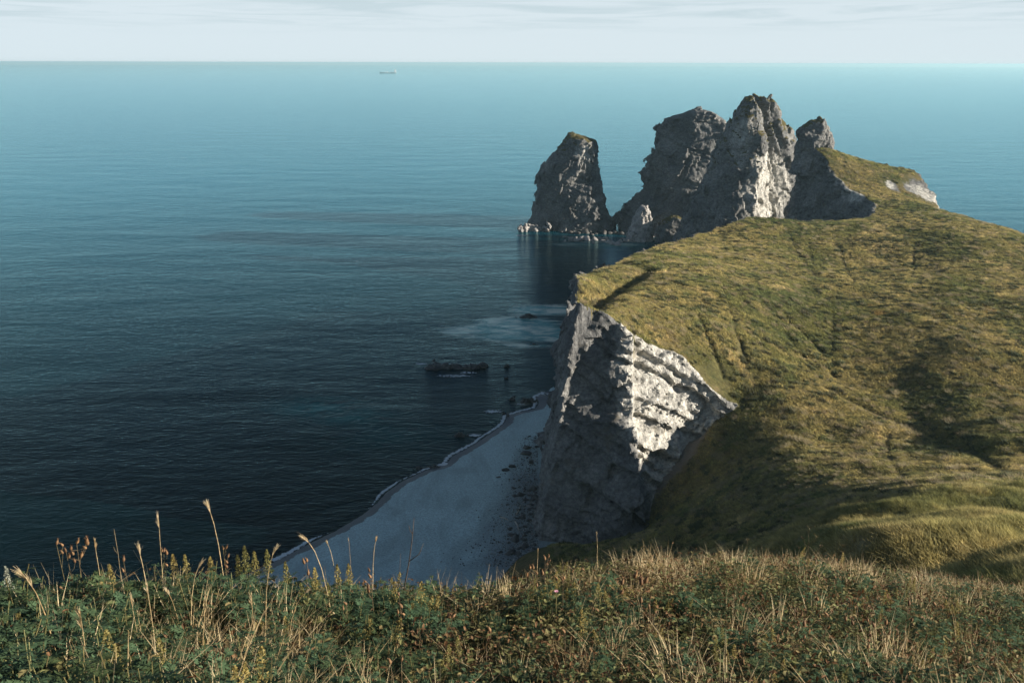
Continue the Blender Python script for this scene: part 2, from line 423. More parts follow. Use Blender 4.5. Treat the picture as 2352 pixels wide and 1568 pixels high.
# plan of the cliffed block: (x, y, steepness of the face here)
OUT = np.array([(57, 190, 8), (52.5, 192, 4), (39.5, 190, 2.5), (32, 184.5, 2.4), (27, 178, 2.5), (14.5, 187.5, 3.4), (5.6, 191.5, 5), (4.3, 199, 6), (6.0, 222, 6), (8.3, 248, 6), (12, 270, 4.5), (21, 296, 3.5), (31, 322, 3), (43, 346, 2.6), (60, 368, 2.6), (80, 386, 2.6),
                (98, 391, 2.6), (112, 387, 2.5), (129, 392, 3.5), (137, 406, 4), (137, 428, 5), (132, 448, 6), (127, 468, 7), (130, 491, 6), (145, 503, 4), (176, 490, 4), (195, 467, 5), (196, 441, 5), (191, 418, 4), (203, 388, 1.8),
                (225, 350, 1), (250, 300, 1), (260, 150, 1), (200, 60, 1), (110, 60, 1.2), (84, 110, 6), (66, 172, 8)], float)
def cliff_height(x, y):
    """how high the outer faces reach at a place: distance inside the plan times the steepness there"""
    x = np.asarray(x, float); sh = x.shape; px, py = x.ravel(), np.asarray(y, float).ravel()
    best = np.full(px.shape, 1e9); st = np.ones(px.shape); inside = np.zeros(px.shape, bool)
    n = len(OUT)
    for i in range(n):
        ax, ay, sa = OUT[i]; bx, by, sb = OUT[(i + 1) % n]
        ex, ey = bx - ax, by - ay
        t = np.clip(((px - ax) * ex + (py - ay) * ey) / (ex * ex + ey * ey), 0, 1)
        d = np.hypot(px - ax - t * ex, py - ay - t * ey)
        m = d < best; best = np.where(m, d, best); st = np.where(m, sa + (sb - sa) * t, st)
        c = ((ay > py) != (by > py)) & (px < (bx - ax) * (py - ay) / (by - ay + 1e-12) + ax)
        inside ^= c
    return (np.where(inside, best, -best) * st).reshape(sh), np.where(inside, best, -best).reshape(sh), st.reshape(sh)
def seg_dist(x, y, pl):
    d = np.full(np.shape(x), 1e9); s = np.zeros(np.shape(x))
    for i in range(len(pl) - 1):
        ax, ay = pl[i]; bx, by = pl[i + 1]; ex, ey = bx - ax, by - ay
        t = np.clip(((x - ax) * ex + (y - ay) * ey) / (ex * ex + ey * ey), 0, 1)
        q = np.hypot(x - ax - t * ex, y - ay - t * ey); m = q < d
        d = np.where(m, q, d); s = np.where(m, (i + t) / (len(pl) - 1), s)
    return d, s
def bilin(xs, ys, A, x, y):
    i = np.clip(np.searchsorted(xs, x) - 1, 0, len(xs) - 2); j = np.clip(np.searchsorted(ys, y) - 1, 0, len(ys) - 2)
    a = np.clip((x - xs[i]) / (xs[i + 1] - xs[i]), 0, 1); b = np.clip((y - ys[j]) / (ys[j + 1] - ys[j]), 0, 1)
    return A[i, j] * (1 - a) * (1 - b) + A[i + 1, j] * a * (1 - b) + A[i, j + 1] * (1 - a) * b + A[i + 1, j + 1] * a * b

def plan(pts): return [tuple(at_y(*p)[:2]) for p in pts]
GULLY = plan([(1490, 618, 272), (1440, 650, 254), (1390, 688, 234), (1350, 712, 222), (1320, 745, 208)])
TRACKS = [plan(t) for t in ([(1815, 520, 352), (1835, 570, 325), (1875, 640, 290)], [(1862, 545, 338), (1870, 600, 308)], [(2100, 560, 335), (2100, 640, 296)], [(1915, 720, 255), (1915, 830, 216)],
                            [(2043, 960, 187), (2050, 1030, 168), (2085, 1095, 148)], [(1655, 690, 258), (1700, 830, 215)], [(1930, 560, 335), (1960, 660, 285)])]
SLUMP = [plan(t) for t in ([(1805, 755, 243), (1850, 775, 236), (1900, 805, 226)], [(1800, 780, 235), (1850, 820, 222)], [(1880, 800, 228), (1912, 806, 226)], [(1912, 820, 221), (1918, 840, 216)],
                           [(1600, 770, 229), (1625, 830, 216), (1660, 880, 207)], [(1700, 800, 222), (1715, 840, 213)])]
SPURPATH = plan([(1900, 868, 208), (2000, 905, 200), (2130, 955, 187), (2250, 1005, 170), (2340, 1060, 146)])
def heights(x, y, detail=True):
    low, cap = LOW(x, y), CAP(x, y)
    if detail:
        cap = cap + .9 * fbm2(x, y, 14, 4, 3)
        low = low + .5 * fbm2(x, y, 9, 3, 5) * np.clip((np.hypot(x, y) - 14) / 20, 0, 1)
        # slumped terraces on the near ridges
        ter = np.clip((np.hypot(x, y) - 18) / 15, 0, 1) * np.clip((112 - y) / 20, 0, 1) * np.clip((x - 4) / 10, 0, 1)
        low = low + ter * (1.5 * np.sin(y / 3.6 + x * .06 + 2.6 * fbm2(x, y, 17, 2, 8)) * (.4 + .6 * fbm2(x, y, 22, 2, 9)) + .8 * fbm2(x, y, 5, 2, 31))
        d, s = seg_dist(x, y, GULLY)
        cap = cap - (1.5 + 4 * s) * np.exp(-(d / (3.0 + 1.5 * s)) ** 2)
        for t in TRACKS:
            d, s = seg_dist(x, y, t); g = .3 * np.exp(-(d / .5) ** 2); cap = cap - g; low = low - g
        for t in SLUMP:
            d, s = seg_dist(x, y, t); g = .9 * np.exp(-(d / .55) ** 2); cap = cap - g; low = low - g
        d, s = seg_dist(x, y, SPURPATH); g = .7 * np.exp(-(d / .9) ** 2); cap = cap - g; low = low - g
    cl, di, st = cliff_height(x, y)
    cl = cl + np.where(di > -8, 3.0 * fbm2(x, y, 16, 3, 21) + 4.5 * fbm2(x, y, 6, 3, 23) * np.clip(cl / 12, 0, 1), 0)
    blk = np.minimum(cap, cl)
    return np.maximum(low, blk), low, cap, cl, st

def build_headland():
    xs = np.concatenate([np.arange(-6, 60, .46), np.arange(60, 112, 1.2), np.arange(112, 150, .75), np.arange(150, 232, 1.3)])
    ys = np.concatenate([np.arange(100, 178, .95), np.arange(178, 250, .46), np.arange(250, 388, 1.15), np.arange(388, 508, .85)])
    zs = np.arange(-3.2, 74, .56)
    X, Y = np.meshgrid(xs, ys, indexing='ij')
    h, low, cap, cl, st = heights(X, Y)
    def nrm(a):
        gx, gy = np.gradient(a, xs, ys); return np.sqrt(1 + np.minimum(gx ** 2 + gy ** 2, 9))
    Z = zs[None, None, :]
    fl = ((Z - low[:, :, None]) / nrm(low)[:, :, None]).astype(np.float32)
    fc = ((Z - cap[:, :, None]) / nrm(cap)[:, :, None]).astype(np.float32)
    fk = ((Z - cl[:, :, None]) / np.sqrt(1 + st ** 2)[:, :, None]).astype(np.float32)
    # the faces carry the relief; it dies out towards the turf on top and at the foot
    w3 = np.clip((fk - fc + 1.2) / 1.6, 0, 1) * np.clip((fl - np.maximum(fc, fk) + .6) / 1.2, 0, 1)
    F = np.minimum(fl, np.maximum(fc, fk)); rk = w3
    band = (np.abs(F) < 5.0) & (w3 > .02)
    I, J, K = np.nonzero(band)
    P = np.stack([xs[I], ys[J], zs[K]], 1)
    F[I, J, K] += (w3[I, J, K] * np.where(P[:, 1] > 240, 1.0, np.clip((P[:, 0] - 11) / 12, .42, 1)) * np.where(P[:, 1] > 262, np.where(P[:, 1] > 392, .8, .45), 1.0) * rock_relief(P, 1.1, 0, (.55, .1, .85), 3.0, 1.5, (.55, .5, 1.25, .55))).astype(np.float32)
    V, Q = drop_loose(*surface_nets(F, xs, ys, zs))
    me = mesh_np('headland', V, Q, M_HEAD)
    N = vertex_normals(V, Q)
    ii = np.clip(np.searchsorted(xs, V[:, 0]) - 1, 0, len(xs) - 2); jj = np.clip(np.searchsorted(ys, V[:, 1]) - 1, 0, len(ys) - 2)
    kk = np.clip(np.searchsorted(zs, V[:, 2]) - 1, 0, len(zs) - 2)
    rv = w3[ii, jj, kk]
    for (u, v, y, r) in [(1925, 415, 432, 4.5), (1965, 442, 424, 4), (2125, 445, 440, 7), (2050, 425, 440, 3), (2090, 440, 441, 3), (1330, 690, 216, 3.5)]:
        q = at_y(u, v, y); bl = np.exp(-((V[:, 0] - q[0]) ** 2 + ((V[:, 1] - q[1]) / 1.8) ** 2) / r ** 2); rv = np.maximum(rv, np.clip(bl * 1.4, 0, 1) * .95)
    attr(me, 'rock', np.clip(rv * (1.45 - .75 * np.clip(N[:, 2], 0, 1)), 0, 1))
    me.polygons.foreach_set('use_smooth', rv[Q].max(1) < .5)
    # sunlight painted as paler rock: the face above the scree, patches on the far ridge
    fr = np.exp(-((V[:, 0] - 33) / 14) ** 2 - ((V[:, 1] - 203) / 17) ** 2) * 1.25 * np.clip((V[:, 0] - 17 - .12 * (V[:, 2] - 40)) / 6, 0, 1)
    for (u, v, y, r) in [(2130, 455, 435, 9), (1925, 415, 430, 6), (1960, 440, 425, 6), (1850, 470, 425, 5), (1320, 690, 250, 5), (2040, 420, 440, 4)]:
        q = at_y(u, v, y); fr = np.maximum(fr, .9 * np.exp(-((V[:, 0] - q[0]) ** 2 + ((V[:, 1] - q[1]) / 2) ** 2 + (V[:, 2] - q[2]) ** 2) / r ** 2))
    attr(me, 'sun_pale', fr)
    rk = np.zeros(h.shape); np.maximum.at(rk, (ii, jj), rv)
    d, s = seg_dist(V[:, 0], V[:, 1], [(20, 190), (28, 193.5), (36, 197), (45, 206)])
    attr(me, 'scree', np.clip(1.15 - d / (7.5 - 3.0 * s), 0, 1) * np.clip(1 - (V[:, 2] - bilin(xs, ys, low, V[:, 0], V[:, 1]) - .3), 0, 1))
    add('headland', me, kind='structure')
    return xs, ys, h, rk

def layers(t, seed, jag):
    """saw-toothed ledges of uneven thickness along t: each bed juts out by its own amount and is undercut at its edge"""
    t = t + jag; k = np.floor(t).astype(np.int64).astype(np.int32); z = np.zeros_like(k)
    h = _hash(k, z, z, seed).astype(np.float32) / np.float32(4294967295.0)
    fr = (t - np.floor(t)).astype(np.float32)
    return (h - .5) + (.25 + .75 * h) * (fr - .5)
def rock_relief(P, s=1.0, seed=0, dip=(.35, -.2, 1.0), big=1.5, lay=1.5, beds=(.95, .8, .5, .25)):
    """fractured, bedded relief in metres: ledges along a tilted bedding, cross joints, angular facets and roughness"""
    d = np.array(dip) / np.linalg.norm(dip)
    e1 = np.cross(d, [0, 1, 0]); e1 /= np.linalg.norm(e1); e2 = np.cross(d, e1)
    Qp = np.stack([P @ e1, P @ e2, P @ d], 1)
    w = np.stack([fbm(P / (9 * s), 3, seed + 40), fbm(P / (9 * s) + 9, 3, seed + 41), fbm(P / (9 * s) + 5, 3, seed + 42)], 1)
    Qw = Qp + 2.6 * s * w
    sharp = vnoise(P / (1.3 * s), seed + 8)
    out = big * s * fbm(P / (13 * s), 3, seed + 1)
    v, g, t = cells(Qw / (np.array([6.5, 6.0, 9.0]) * s), seed + 2); out += .8 * s * (v - .5) + 1.5 * s * t
    a1 = np.clip(.6 + 1.0 * vnoise(P / (8 * s), seed + 11), .15, 1.2)
    out += lay * s * beds[0] * a1 * layers(Qw[:, 0] / (3.0 * s) + .25 * Qw[:, 2] / (9 * s), seed + 12, .16 * sharp)
    out += lay * s * beds[1] * (1.25 - a1) * layers(Qw[:, 1] / (2.6 * s) - .3 * Qw[:, 2] / (6 * s), seed + 13, .18 * sharp)
    out += lay * s * beds[2] * layers(Qw[:, 2] / (2.3 * s) + .15 * Qw[:, 0] / (4 * s), seed + 14, .16 * sharp)
    out += lay * s * beds[3] * layers(Qw[:, 2] / (.95 * s) + .3 * Qw[:, 0] / (3 * s), seed + 15, .3 * sharp)
    out += lay * s * .22 * layers(Qp[:, 0] / (1.1 * s) + .5 * Qp[:, 2] / (3 * s), seed + 16, .4 * sharp)
    v, g, t = cells(Qp / (np.array([1.1, 1.0, 1.6]) * s), seed + 4); out += .2 * s * (v - .5) + .3 * s * t
    return out
def drop_loose(V, Q, least=400):
    """leave out crumbs that the relief has cut loose"""
    lab = np.arange(len(V))
    E = np.concatenate([Q[:, [0, 1]], Q[:, [1, 2]], Q[:, [2, 3]]])
    for _ in range(200):
        m = np.minimum(lab[E[:, 0]], lab[E[:, 1]]); new = lab.copy()
        np.minimum.at(new, E[:, 0], m); np.minimum.at(new, E[:, 1], m)
        new = new[new]; new = new[new]
        if (new == lab).all(): break
        lab = new
    n = np.bincount(lab, minlength=len(V)); keep = n[lab] >= (n.max() if least < 0 else least)
    idx = np.cumsum(keep) - 1
    return V[keep], idx[Q[keep[Q].all(1)]]

XS, YS, HGT, ROCKM = build_headland()

# the slope the camera stands on, with the near ridges
def build_hillside():
    xs = np.unique(np.concatenate([np.arange(-60, -8, 1.5), np.arange(-8, 12, .3), np.arange(12, 70, .7), np.arange(70, 232, 2.5)]))
    ys = np.unique(np.concatenate([np.arange(-60, 0, 2), np.arange(0, 16, .3), np.arange(16, 100.2, .7), [100.3]]))
    X, Y = np.meshgrid(xs, ys, indexing='ij')
    h, low, cap, cl, st = heights(X, Y)
    V = np.stack([X.ravel(), Y.ravel(), low.ravel()], 1)
    n0, n1 = len(xs), len(ys)
    i = (np.arange(n0 - 1)[:, None] * n1 + np.arange(n1 - 1)[None]).ravel()
    Q = np.stack([i, i + n1, i + n1 + 1, i + 1], 1)
    me = mesh_np('hillside', V, Q, M_TURF)
    add('hillside', me, kind='structure')
    return xs, ys, low
def mat_turf():
    m = NT('turf'); p = m.pos()
    near_ = m.mix(m.noise(p, 6, 5, .7), (.025, .022, .012), (.075, .055, .028))
    dist = m.node('VectorMath', operation='LENGTH'); m.put(dist.inputs[0], m.scaled(p, (1, 1, 0)))
    return m.done(m.bsdf(m.mix(m.sstep(dist.outputs['Value'], 10, 22), near_, grass_color(m, p)), .95, m.bump(m.noise(p, 3, 6, .75), .8, .2), .1))
M_TURF = mat_turf()
NXS, NYS, NLOW = build_hillside()

# ------------------------------------------------------------------ crags and the sea stack
def loft_field(P, y0, levels, depth, p=2.6, shift=0.0, corner=.5):
    L = sorted([(at_y(.5 * (a + b), v, y0)[2], at_y(a, v, y0)[0], at_y(b, v, y0)[0]) for v, a, b in levels])
    z, xl, xr = (np.array(c) for c in zip(*L))
    a, b = np.interp(P[:, 2], z, xl), np.interp(P[:, 2], z, xr)
    dz = np.interp(P[:, 2], [z[0], z[-1]], [1.0, .42]) * depth
    xk = a + (b - a) * corner
    hx = np.maximum(np.where(P[:, 0] < xk, xk - a, b - xk), .3); hy = np.minimum(dz, (b - a) * 1.1 + 1)
    yc = y0 + shift * np.interp(P[:, 2], [z[0], z[-1]], [0, 1])
    q = ((np.abs(P[:, 0] - xk) / hx) ** p + (np.abs(P[:, 1] - yc) / hy) ** p) ** (1 / p)
    d = (q - 1) * np.minimum(hx, hy)
    return np.maximum(d, P[:, 2] - z[-1])
def crag(name, lofts, box, step, label, relief=1.0, seed=0, turf_z=(1e3, 1e3), dip=(.35, -.2, 1.0), cuts=(), mat=None, bias=0.0, sun_pale=()):
    xs, ys, zs = (np.arange(box[k][0], box[k][1], step) for k in range(3))
    G = np.stack(np.meshgrid(xs, ys, zs, indexing='ij'), -1).reshape(-1, 3)
    f = np.full(len(G), 1e3)
    for lf in lofts: f = np.minimum(f, loft_field(G, *lf[0], **lf[1]))
    for (c, n) in cuts:
        n = np.array(n, float); n /= np.linalg.norm(n); f = np.maximum(f, (G - np.array(c)) @ n)
    f += bias
    k = np.abs(f) < 4.5 * relief
    f[k] += rock_relief(G[k], relief, seed, dip)
    V, Q = drop_loose(*surface_nets(f.reshape(len(xs), len(ys), len(zs)).astype(np.float32), xs, ys, zs))
    N = vertex_normals(V, Q)
    me = mesh_np(name, V, Q, mat or M_CRAG, smooth=False)
    t = np.clip((N[:, 2] - .25) / .5, 0, 1) * np.clip((V[:, 2] - turf_z[0]) / (turf_z[1] - turf_z[0] + 1e-6), 0, 1)
    attr(me, 'turf', t)
    fr = np.zeros(len(V))  # sunlit parts of the crag, painted as paler rock
    for (q, r, k) in sun_pale:
        fr = np.maximum(fr, k * np.exp(-(((V - np.array(q)) / np.array(r)) ** 2).sum(1)))
    attr(me, 'sun_pale', fr)
    return add(name, me, label=label, category='rock')
crag('sea_stack', [((634, [(575, 1196, 1432), (545, 1206, 1420), (520, 1214, 1412), (500, 1222, 1400), (470, 1229, 1389), (440, 1233, 1383), (400, 1236, 1375), (380, 1246, 1371), (365, 1260, 1369), (350, 1277, 1368), (335, 1288, 1366), (322, 1297, 1362), (316, 1302, 1345), (309, 1304, 1318)], 32), dict(p=2.0, shift=0, corner=.76))],
     ((-4, 82), (596, 672), (-3, 68)), .56, 'dark isolated sea stack with sunlit straw-coloured top standing left of the other crags', 1.0, 5, (40, 52), sun_pale=[(at_y(1345, 350, 610), (9, 20, 9), .8), (at_y(1265, 395, 605), (5, 12, 5), 1.0)])
crag('flat_topped_crag', [((620, [(580, 1400, 1760), (545, 1412, 1740), (510, 1418, 1735), (485, 1430, 1730), (460, 1458, 1725), (440, 1476, 1720), (390, 1487, 1708), (330, 1501, 1692), (290, 1510, 1674), (274, 1528, 1660), (262, 1566, 1645), (252, 1596, 1622)], 36), dict(p=2.15, shift=4, corner=.82))],
     ((46, 168), (570, 668), (-3, 90)), .7, 'broad dark crag with a smooth rounded top between the sea stack and twin peaks', 1.15, 9, (74, 82))
crag('twin_peaked_crag', [((527, [(640, 1520, 1775), (560, 1548, 1770), (500, 1572, 1764), (400, 1622, 1756), (330, 1655, 1750), (285, 1676, 1744), (250, 1697, 1737), (236, 1704, 1730), (229, 1709, 1724)], 30), dict(p=1.9, corner=.66)),
                          ((538, [(640, 1670, 1850), (500, 1685, 1822), (400, 1700, 1824), (330, 1704, 1822), (300, 1710, 1815), (270, 1720, 1792), (245, 1728, 1779), (233, 1735, 1770), (226, 1742, 1760)], 24), dict(p=2.3, corner=.45))],
     ((74, 176), (494, 572), (-3, 90)), .65, 'tallest pale crag with two pointed tops and a cleft between them', 1.1, 14, (35, 60), dip=(-.35, -.2, .9), sun_pale=[(at_y(1760, 430, 517), (16, 40, 20), 1.1), (at_y(1700, 330, 517), (9, 40, 25), .6)])
crag('ridge_knob', [((470, [(400, 1815, 1925), (350, 1826, 1913), (325, 1828, 1910), (305, 1829, 1906), (293, 1836, 1900), (283, 1852, 1894), (274, 1868, 1886)], 9), dict(p=2.6))],
     ((122, 162), (454, 486), (50, 80)), .5, 'small rocky knob crowning the far end of the grassy ridge', .75, 17, (62, 76))

# ------------------------------------------------------------------ sea
def mat_sea():
    m = NT('sea_water'); p = m.pos()
    def waves(scale, stretch, rot, detail, rough):
        mp = m.node('Mapping'); m.put(mp.inputs['Vector'], p); mp.inputs['Rotation'].default_value = (0, 0, rot); mp.inputs['Scale'].default_value = (scale * stretch, scale, scale)
        return m.noise(mp.outputs[0], 1.0, detail, rough, .25)
    w1 = waves(.03, .5, .12, 2, .5)      # swell
    w2 = waves(.2, .6, -.1, 3, .55)
    w3 = waves(.75, .55, .25, 4, .6)
    w4 = waves(2.6, .6, -.3, 3, .6)
    h = m.math('ADD', m.math('MULTIPLY', w1, .8), m.math('ADD', m.math('MULTIPLY', w2, .30), m.math('MULTIPLY', w3, .19)))
    h = m.math('ADD', h, m.math('MULTIPLY', w4, .06))
    nb = m.bump(h, 1.0, 1.0)
    patch = m.noise(m.scaled(p, (.6, 1, 1)), .012, 4, .6, .4)
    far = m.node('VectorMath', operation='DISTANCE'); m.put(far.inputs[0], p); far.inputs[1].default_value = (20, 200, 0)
    deep = m.mix(m.sstep(patch, .4, .62), (.0007, .0042, .0056), (.0014, .009, .012))      # weed patches; inshore darkness painted in for the weaker reflection
    deep = m.mix(m.sstep(far.outputs['Value'], 130, 850), deep, (.003, .125, .19))      # open water, brightened by reflected sky painted into its colour
    sh = m.attr('shallow')
    reef = m.noise(m.scaled(p, (.5, 1, 1)), .14, 6, .7, .6)
    bed = m.mix(m.sstep(reef, .42, .62), (.12, .30, .28), (.72, .70, .55))
    f = m.sstep(m.math('ADD', sh, m.math('MULTIPLY', m.math('SUBTRACT', reef, .5), .9)), .25, .8)
    col = m.mix(f, deep, bed)
    green = m.attr('green')
    col = m.mix(m.math('MULTIPLY', green, m.sstep(reef, .3, .6)), col, (.01, .14, .13))
    wc = m.math('MULTIPLY', m.sstep(m.noise(m.scaled(p, (.45, 1, 1)), .11, 5, .7), .735, .76), m.sstep(m.noise(p, 1.2, 3), .5, .58))
    col = m.mix(wc, col, (.7, .75, .76))
    df = m.node('BsdfDiffuse'); m.put(df.inputs['Color'], col)
    gl = m.node('BsdfGlossy'); gl.inputs['Color'].default_value = (.66, .97, 1.0, 1); gl.inputs['Roughness'].default_value = .1; m.put(gl.inputs['Normal'], nb)
    fr = m.node('Fresnel'); fr.inputs['IOR'].default_value = 1.333; m.put(fr.inputs['Normal'], nb)
    mx = m.node('MixShader'); m.put(mx.inputs[0], m.math('MULTIPLY', m.math('MULTIPLY', m.math('POWER', fr.outputs[0], 1.75), 1.3), m.math('SUBTRACT', 1.0, wc))); m.put(mx.inputs[1], df.outputs[0]); m.put(mx.inputs[2], gl.outputs[0])
    return m.done(mx.outputs[0])
def build_sea():
    # dense near the shore, wide rings out to the horizon
    rad = np.concatenate([np.arange(100, 700, 4.0), np.geomspace(700, 36000, 40)])
    ang = np.radians(np.concatenate([np.arange(0, 55, 5), np.arange(55, 125, .5), np.arange(125, 360, 5)]))
    Rr, An = np.meshgrid(rad, ang, indexing='ij')
    X, Y = Rr * np.cos(An), Rr * np.sin(An)
    V = np.stack([X.ravel(), Y.ravel(), np.zeros(X.size)], 1)
    n0, n1 = len(rad), len(ang)
    i, j = np.meshgrid(np.arange(n0 - 1), np.arange(n1), indexing='ij'); jn = (j + 1) % n1
    Q = np.stack([(i * n1 + j), (i + 1) * n1 + j, (i + 1) * n1 + jn, i * n1 + jn], -1).reshape(-1, 4)
    c = len(V); V = np.concatenate([V, [[0, 0, 0]]])
    tri = [(c, j, (j + 1) % n1, c) for j in range(n1)]
    me = mesh_np('sea', V, Q, mat_sea())
    x, y = V[:, 0], V[:, 1]
    sh = np.zeros(len(V))
    for (u, v, rx, ry, k) in [(1250, 712, 15, 10, 1.2), (1190, 745, 18, 12, 1.3), (1145, 757, 22, 9, 1.1), (1245, 765, 14, 13, 1.25), (1050, 762, 8, 5, 1.0), (1190, 775, 26, 6, .9), (1210, 793, 16, 5, .7), (1330, 560, 30, 9, .6), (1420, 562, 22, 9, .7), (1215, 905, 9, 7, .45), (1195, 930, 8, 5, .4)]:
        q = at_z(u, v); sh = np.maximum(sh, k * np.exp(-((x - q[0]) / rx) ** 2 - ((y - q[1]) / ry) ** 2))
    attr(me, 'shallow', sh)
    g = np.zeros(len(V))
    for (u, v, rx, ry, k) in [(735, 935, 14, 9, .9), (800, 955, 12, 7, .8), (880, 1000, 18, 12, .3), (1400, 565, 25, 10, .9)]:
        q = at_z(u, v); g = np.maximum(g, k * np.exp(-((x - q[0]) / rx) ** 2 - ((y - q[1]) / ry) ** 2))
    attr(me, 'green', g)
    add('sea', me, kind='structure')
build_sea()

# ------------------------------------------------------------------ beach
SHORE = [tuple(at_z(*p)[:2]) for p in [(400, 1400), (560, 1322), (632, 1290), (719, 1244), (772, 1219), (834, 1182), (868, 1154), (887, 1132), (921, 1107), (980, 1079), (1024, 1067), (1041, 1047), (1066, 1034), (1090, 1021), (1114, 1004), (1138, 988), (1158, 973), (1167, 955), (1195, 946), (1231, 938), (1239, 924), (1232, 912), (1250, 903)]] + [(14, 285), (26, 318), (40, 350)]
def shore_side(x, y):
    d, s = seg_dist(x, y, SHORE)
    sx, sy = np.array(SHORE).T
    o = np.argsort(sy)
    # positive on the land side: right of the line, in the sense of the line's direction
    side = np.zeros(np.shape(x)); best = np.full(np.shape(x), 1e9)
    for i in range(len(SHORE) - 1):
        ax, ay = SHORE[i]; bx, by = SHORE[i + 1]; ex, ey = bx - ax, by - ay
        t = np.clip(((x - ax) * ex + (y - ay) * ey) / (ex * ex + ey * ey), 0, 1)
        q = np.hypot(x - ax - t * ex, y - ay - t * ey)
        cr = (x - ax) * ey - (y - ay) * ex
        m = q < best - 1e-9; best = np.where(m, q, best); side = np.where(m, np.sign(cr), side)
    return side * d
def mat_beach():
    m = NT('shingle'); p = m.pos()
    c = m.mix(m.noise(p, .12, 4, .6), (.35, .46, .46), (.47, .60, .59))
    c = m.mix(1.0, c, m.ramp(m.noise(p, 2.4, 6, .8), [(.3, (.45, .46, .48)), (.5, (1, 1, 1)), (.7, (1.6, 1.6, 1.56))]), 'MULTIPLY')
    band = m.noise(m.scaled(p, (.1, .035, .1)), 1.0, 4, .6, .8)
    c = m.mix(m.math('MULTIPLY', m.sstep(band, .42, .68), .5), c, (.20, .235, .235))
    coarse = m.attr('coarse')
    c = m.mix(m.math('MULTIPLY', coarse, .75), c, m.mix(m.noise(p, 1.6, 5, .8), (.05, .055, .06), (.22, .235, .245)))
    wet = m.attr('wet')
    wf = m.sstep(m.math('ADD', wet, m.math('MULTIPLY', m.math('SUBTRACT', m.noise(p, .25, 4, .6), .5), .9)), .42, .55)
    c = m.mix(wf, c, (.035, .038, .042))
    return m.done(m.bsdf(c, m.math('SUBTRACT', .85, m.math('MULTIPLY', wf, .45)), m.bump(m.noise(p, 2.2, 6, .8), .6, .15), .3))
def build_beach():
    xs, ys = np.arange(-110, 45, .9), np.arange(80, 345, .9)
    X, Y = np.meshgrid(xs, ys, indexing='ij')
    sd = shore_side(X, Y)
    cusp = .35 * fbm2(X, Y, 12, 3, 77)
    Z = np.where(sd > 0, 3.2 * (1 - np.exp(-sd / 22)), sd * .1) + cusp * np.clip(np.abs(sd) / 6, 0, 1) * .6 + np.where(sd > 0, .02, 0)
    n0, n1 = len(xs), len(ys)
    i = (np.arange(n0 - 1)[:, None] * n1 + np.arange(n1 - 1)[None]).ravel()
    Q = np.stack([i, i + n1, i + n1 + 1, i + 1], 1)
    keep = (sd.ravel()[Q] > -14).any(1)
    me = mesh_np('beach', np.stack([X.ravel(), Y.ravel(), Z.ravel()], 1), Q[keep], mat_beach())
    attr(me, 'wet', np.clip(1 - (sd - .6) / 3.4, 0, 1))
    q = at_z(1200, 1200)
    d, s = seg_dist(X, Y, [(7, 222), (3, 190), (0, 170), (-4, 150)])
    attr(me, 'coarse', np.clip(1.3 - d / 9, 0, 1))
    add('beach', me, kind='structure')
    return xs, ys, Z
BXS, BYS, BZ = build_beach()


# ------------------------------------------------------------------ turf and grass on the hill and ridges
def scatter(name, P, rot, scl, pid, protos):
    me = bpy.data.meshes.new(name); P = np.asarray(P, np.float32)
    me.vertices.add(len(P)); me.vertices.foreach_set('co', P.ravel())
    a = me.attributes.new('rot', 'FLOAT_VECTOR', 'POINT'); a.data.foreach_set('vector', np.asarray(rot, np.float32).ravel())
    a = me.attributes.new('scl', 'FLOAT', 'POINT'); a.data.foreach_set('value', np.asarray(scl, np.float32))
    a = me.attributes.new('pid', 'INT', 'POINT'); a.data.foreach_set('value', np.asarray(pid, np.int32))
    o = add(name, me, kind='stuff')
    g = bpy.data.node_groups.new(name + '_scatter', 'GeometryNodeTree')
    g.interface.new_socket('Geometry', in_out='INPUT', socket_type='NodeSocketGeometry')
    g.interface.new_socket('Geometry', in_out='OUTPUT', socket_type='NodeSocketGeometry')
    N, L = g.nodes, g.links
    gi, go, join = N.new('NodeGroupInput'), N.new('NodeGroupOutput'), N.new('GeometryNodeJoinGeometry')
    def named(n, t):
        k = N.new('GeometryNodeInputNamedAttribute'); k.data_type = t; k.inputs['Name'].default_value = n; return k.outputs['Attribute']
    r, sc_, pi = named('rot', 'FLOAT_VECTOR'), named('scl', 'FLOAT'), named('pid', 'INT')
    e2r = N.new('FunctionNodeEulerToRotation'); L.new(r, e2r.inputs[0])
    for k, ob in enumerate(protos):
        oi = N.new('GeometryNodeObjectInfo'); oi.inputs['Object'].default_value = ob; oi.inputs['As Instance'].default_value = True
        cmp_ = N.new('FunctionNodeCompare'); cmp_.data_type = 'INT'; cmp_.operation = 'EQUAL'
        L.new(pi, cmp_.inputs[2]); cmp_.inputs[3].default_value = k
        ip = N.new('GeometryNodeInstanceOnPoints')
        L.new(gi.outputs[0], ip.inputs['Points']); L.new(cmp_.outputs[0], ip.inputs['Selection']); L.new(oi.outputs['Geometry'], ip.inputs['Instance'])
        L.new(e2r.outputs[0], ip.inputs['Rotation']); L.new(sc_, ip.inputs['Scale'])
        L.new(ip.outputs[0], join.inputs[0])
    L.new(join.outputs[0], go.inputs[0])
    md = o.modifiers.new('scatter', 'NODES'); md.node_group = g
    return o
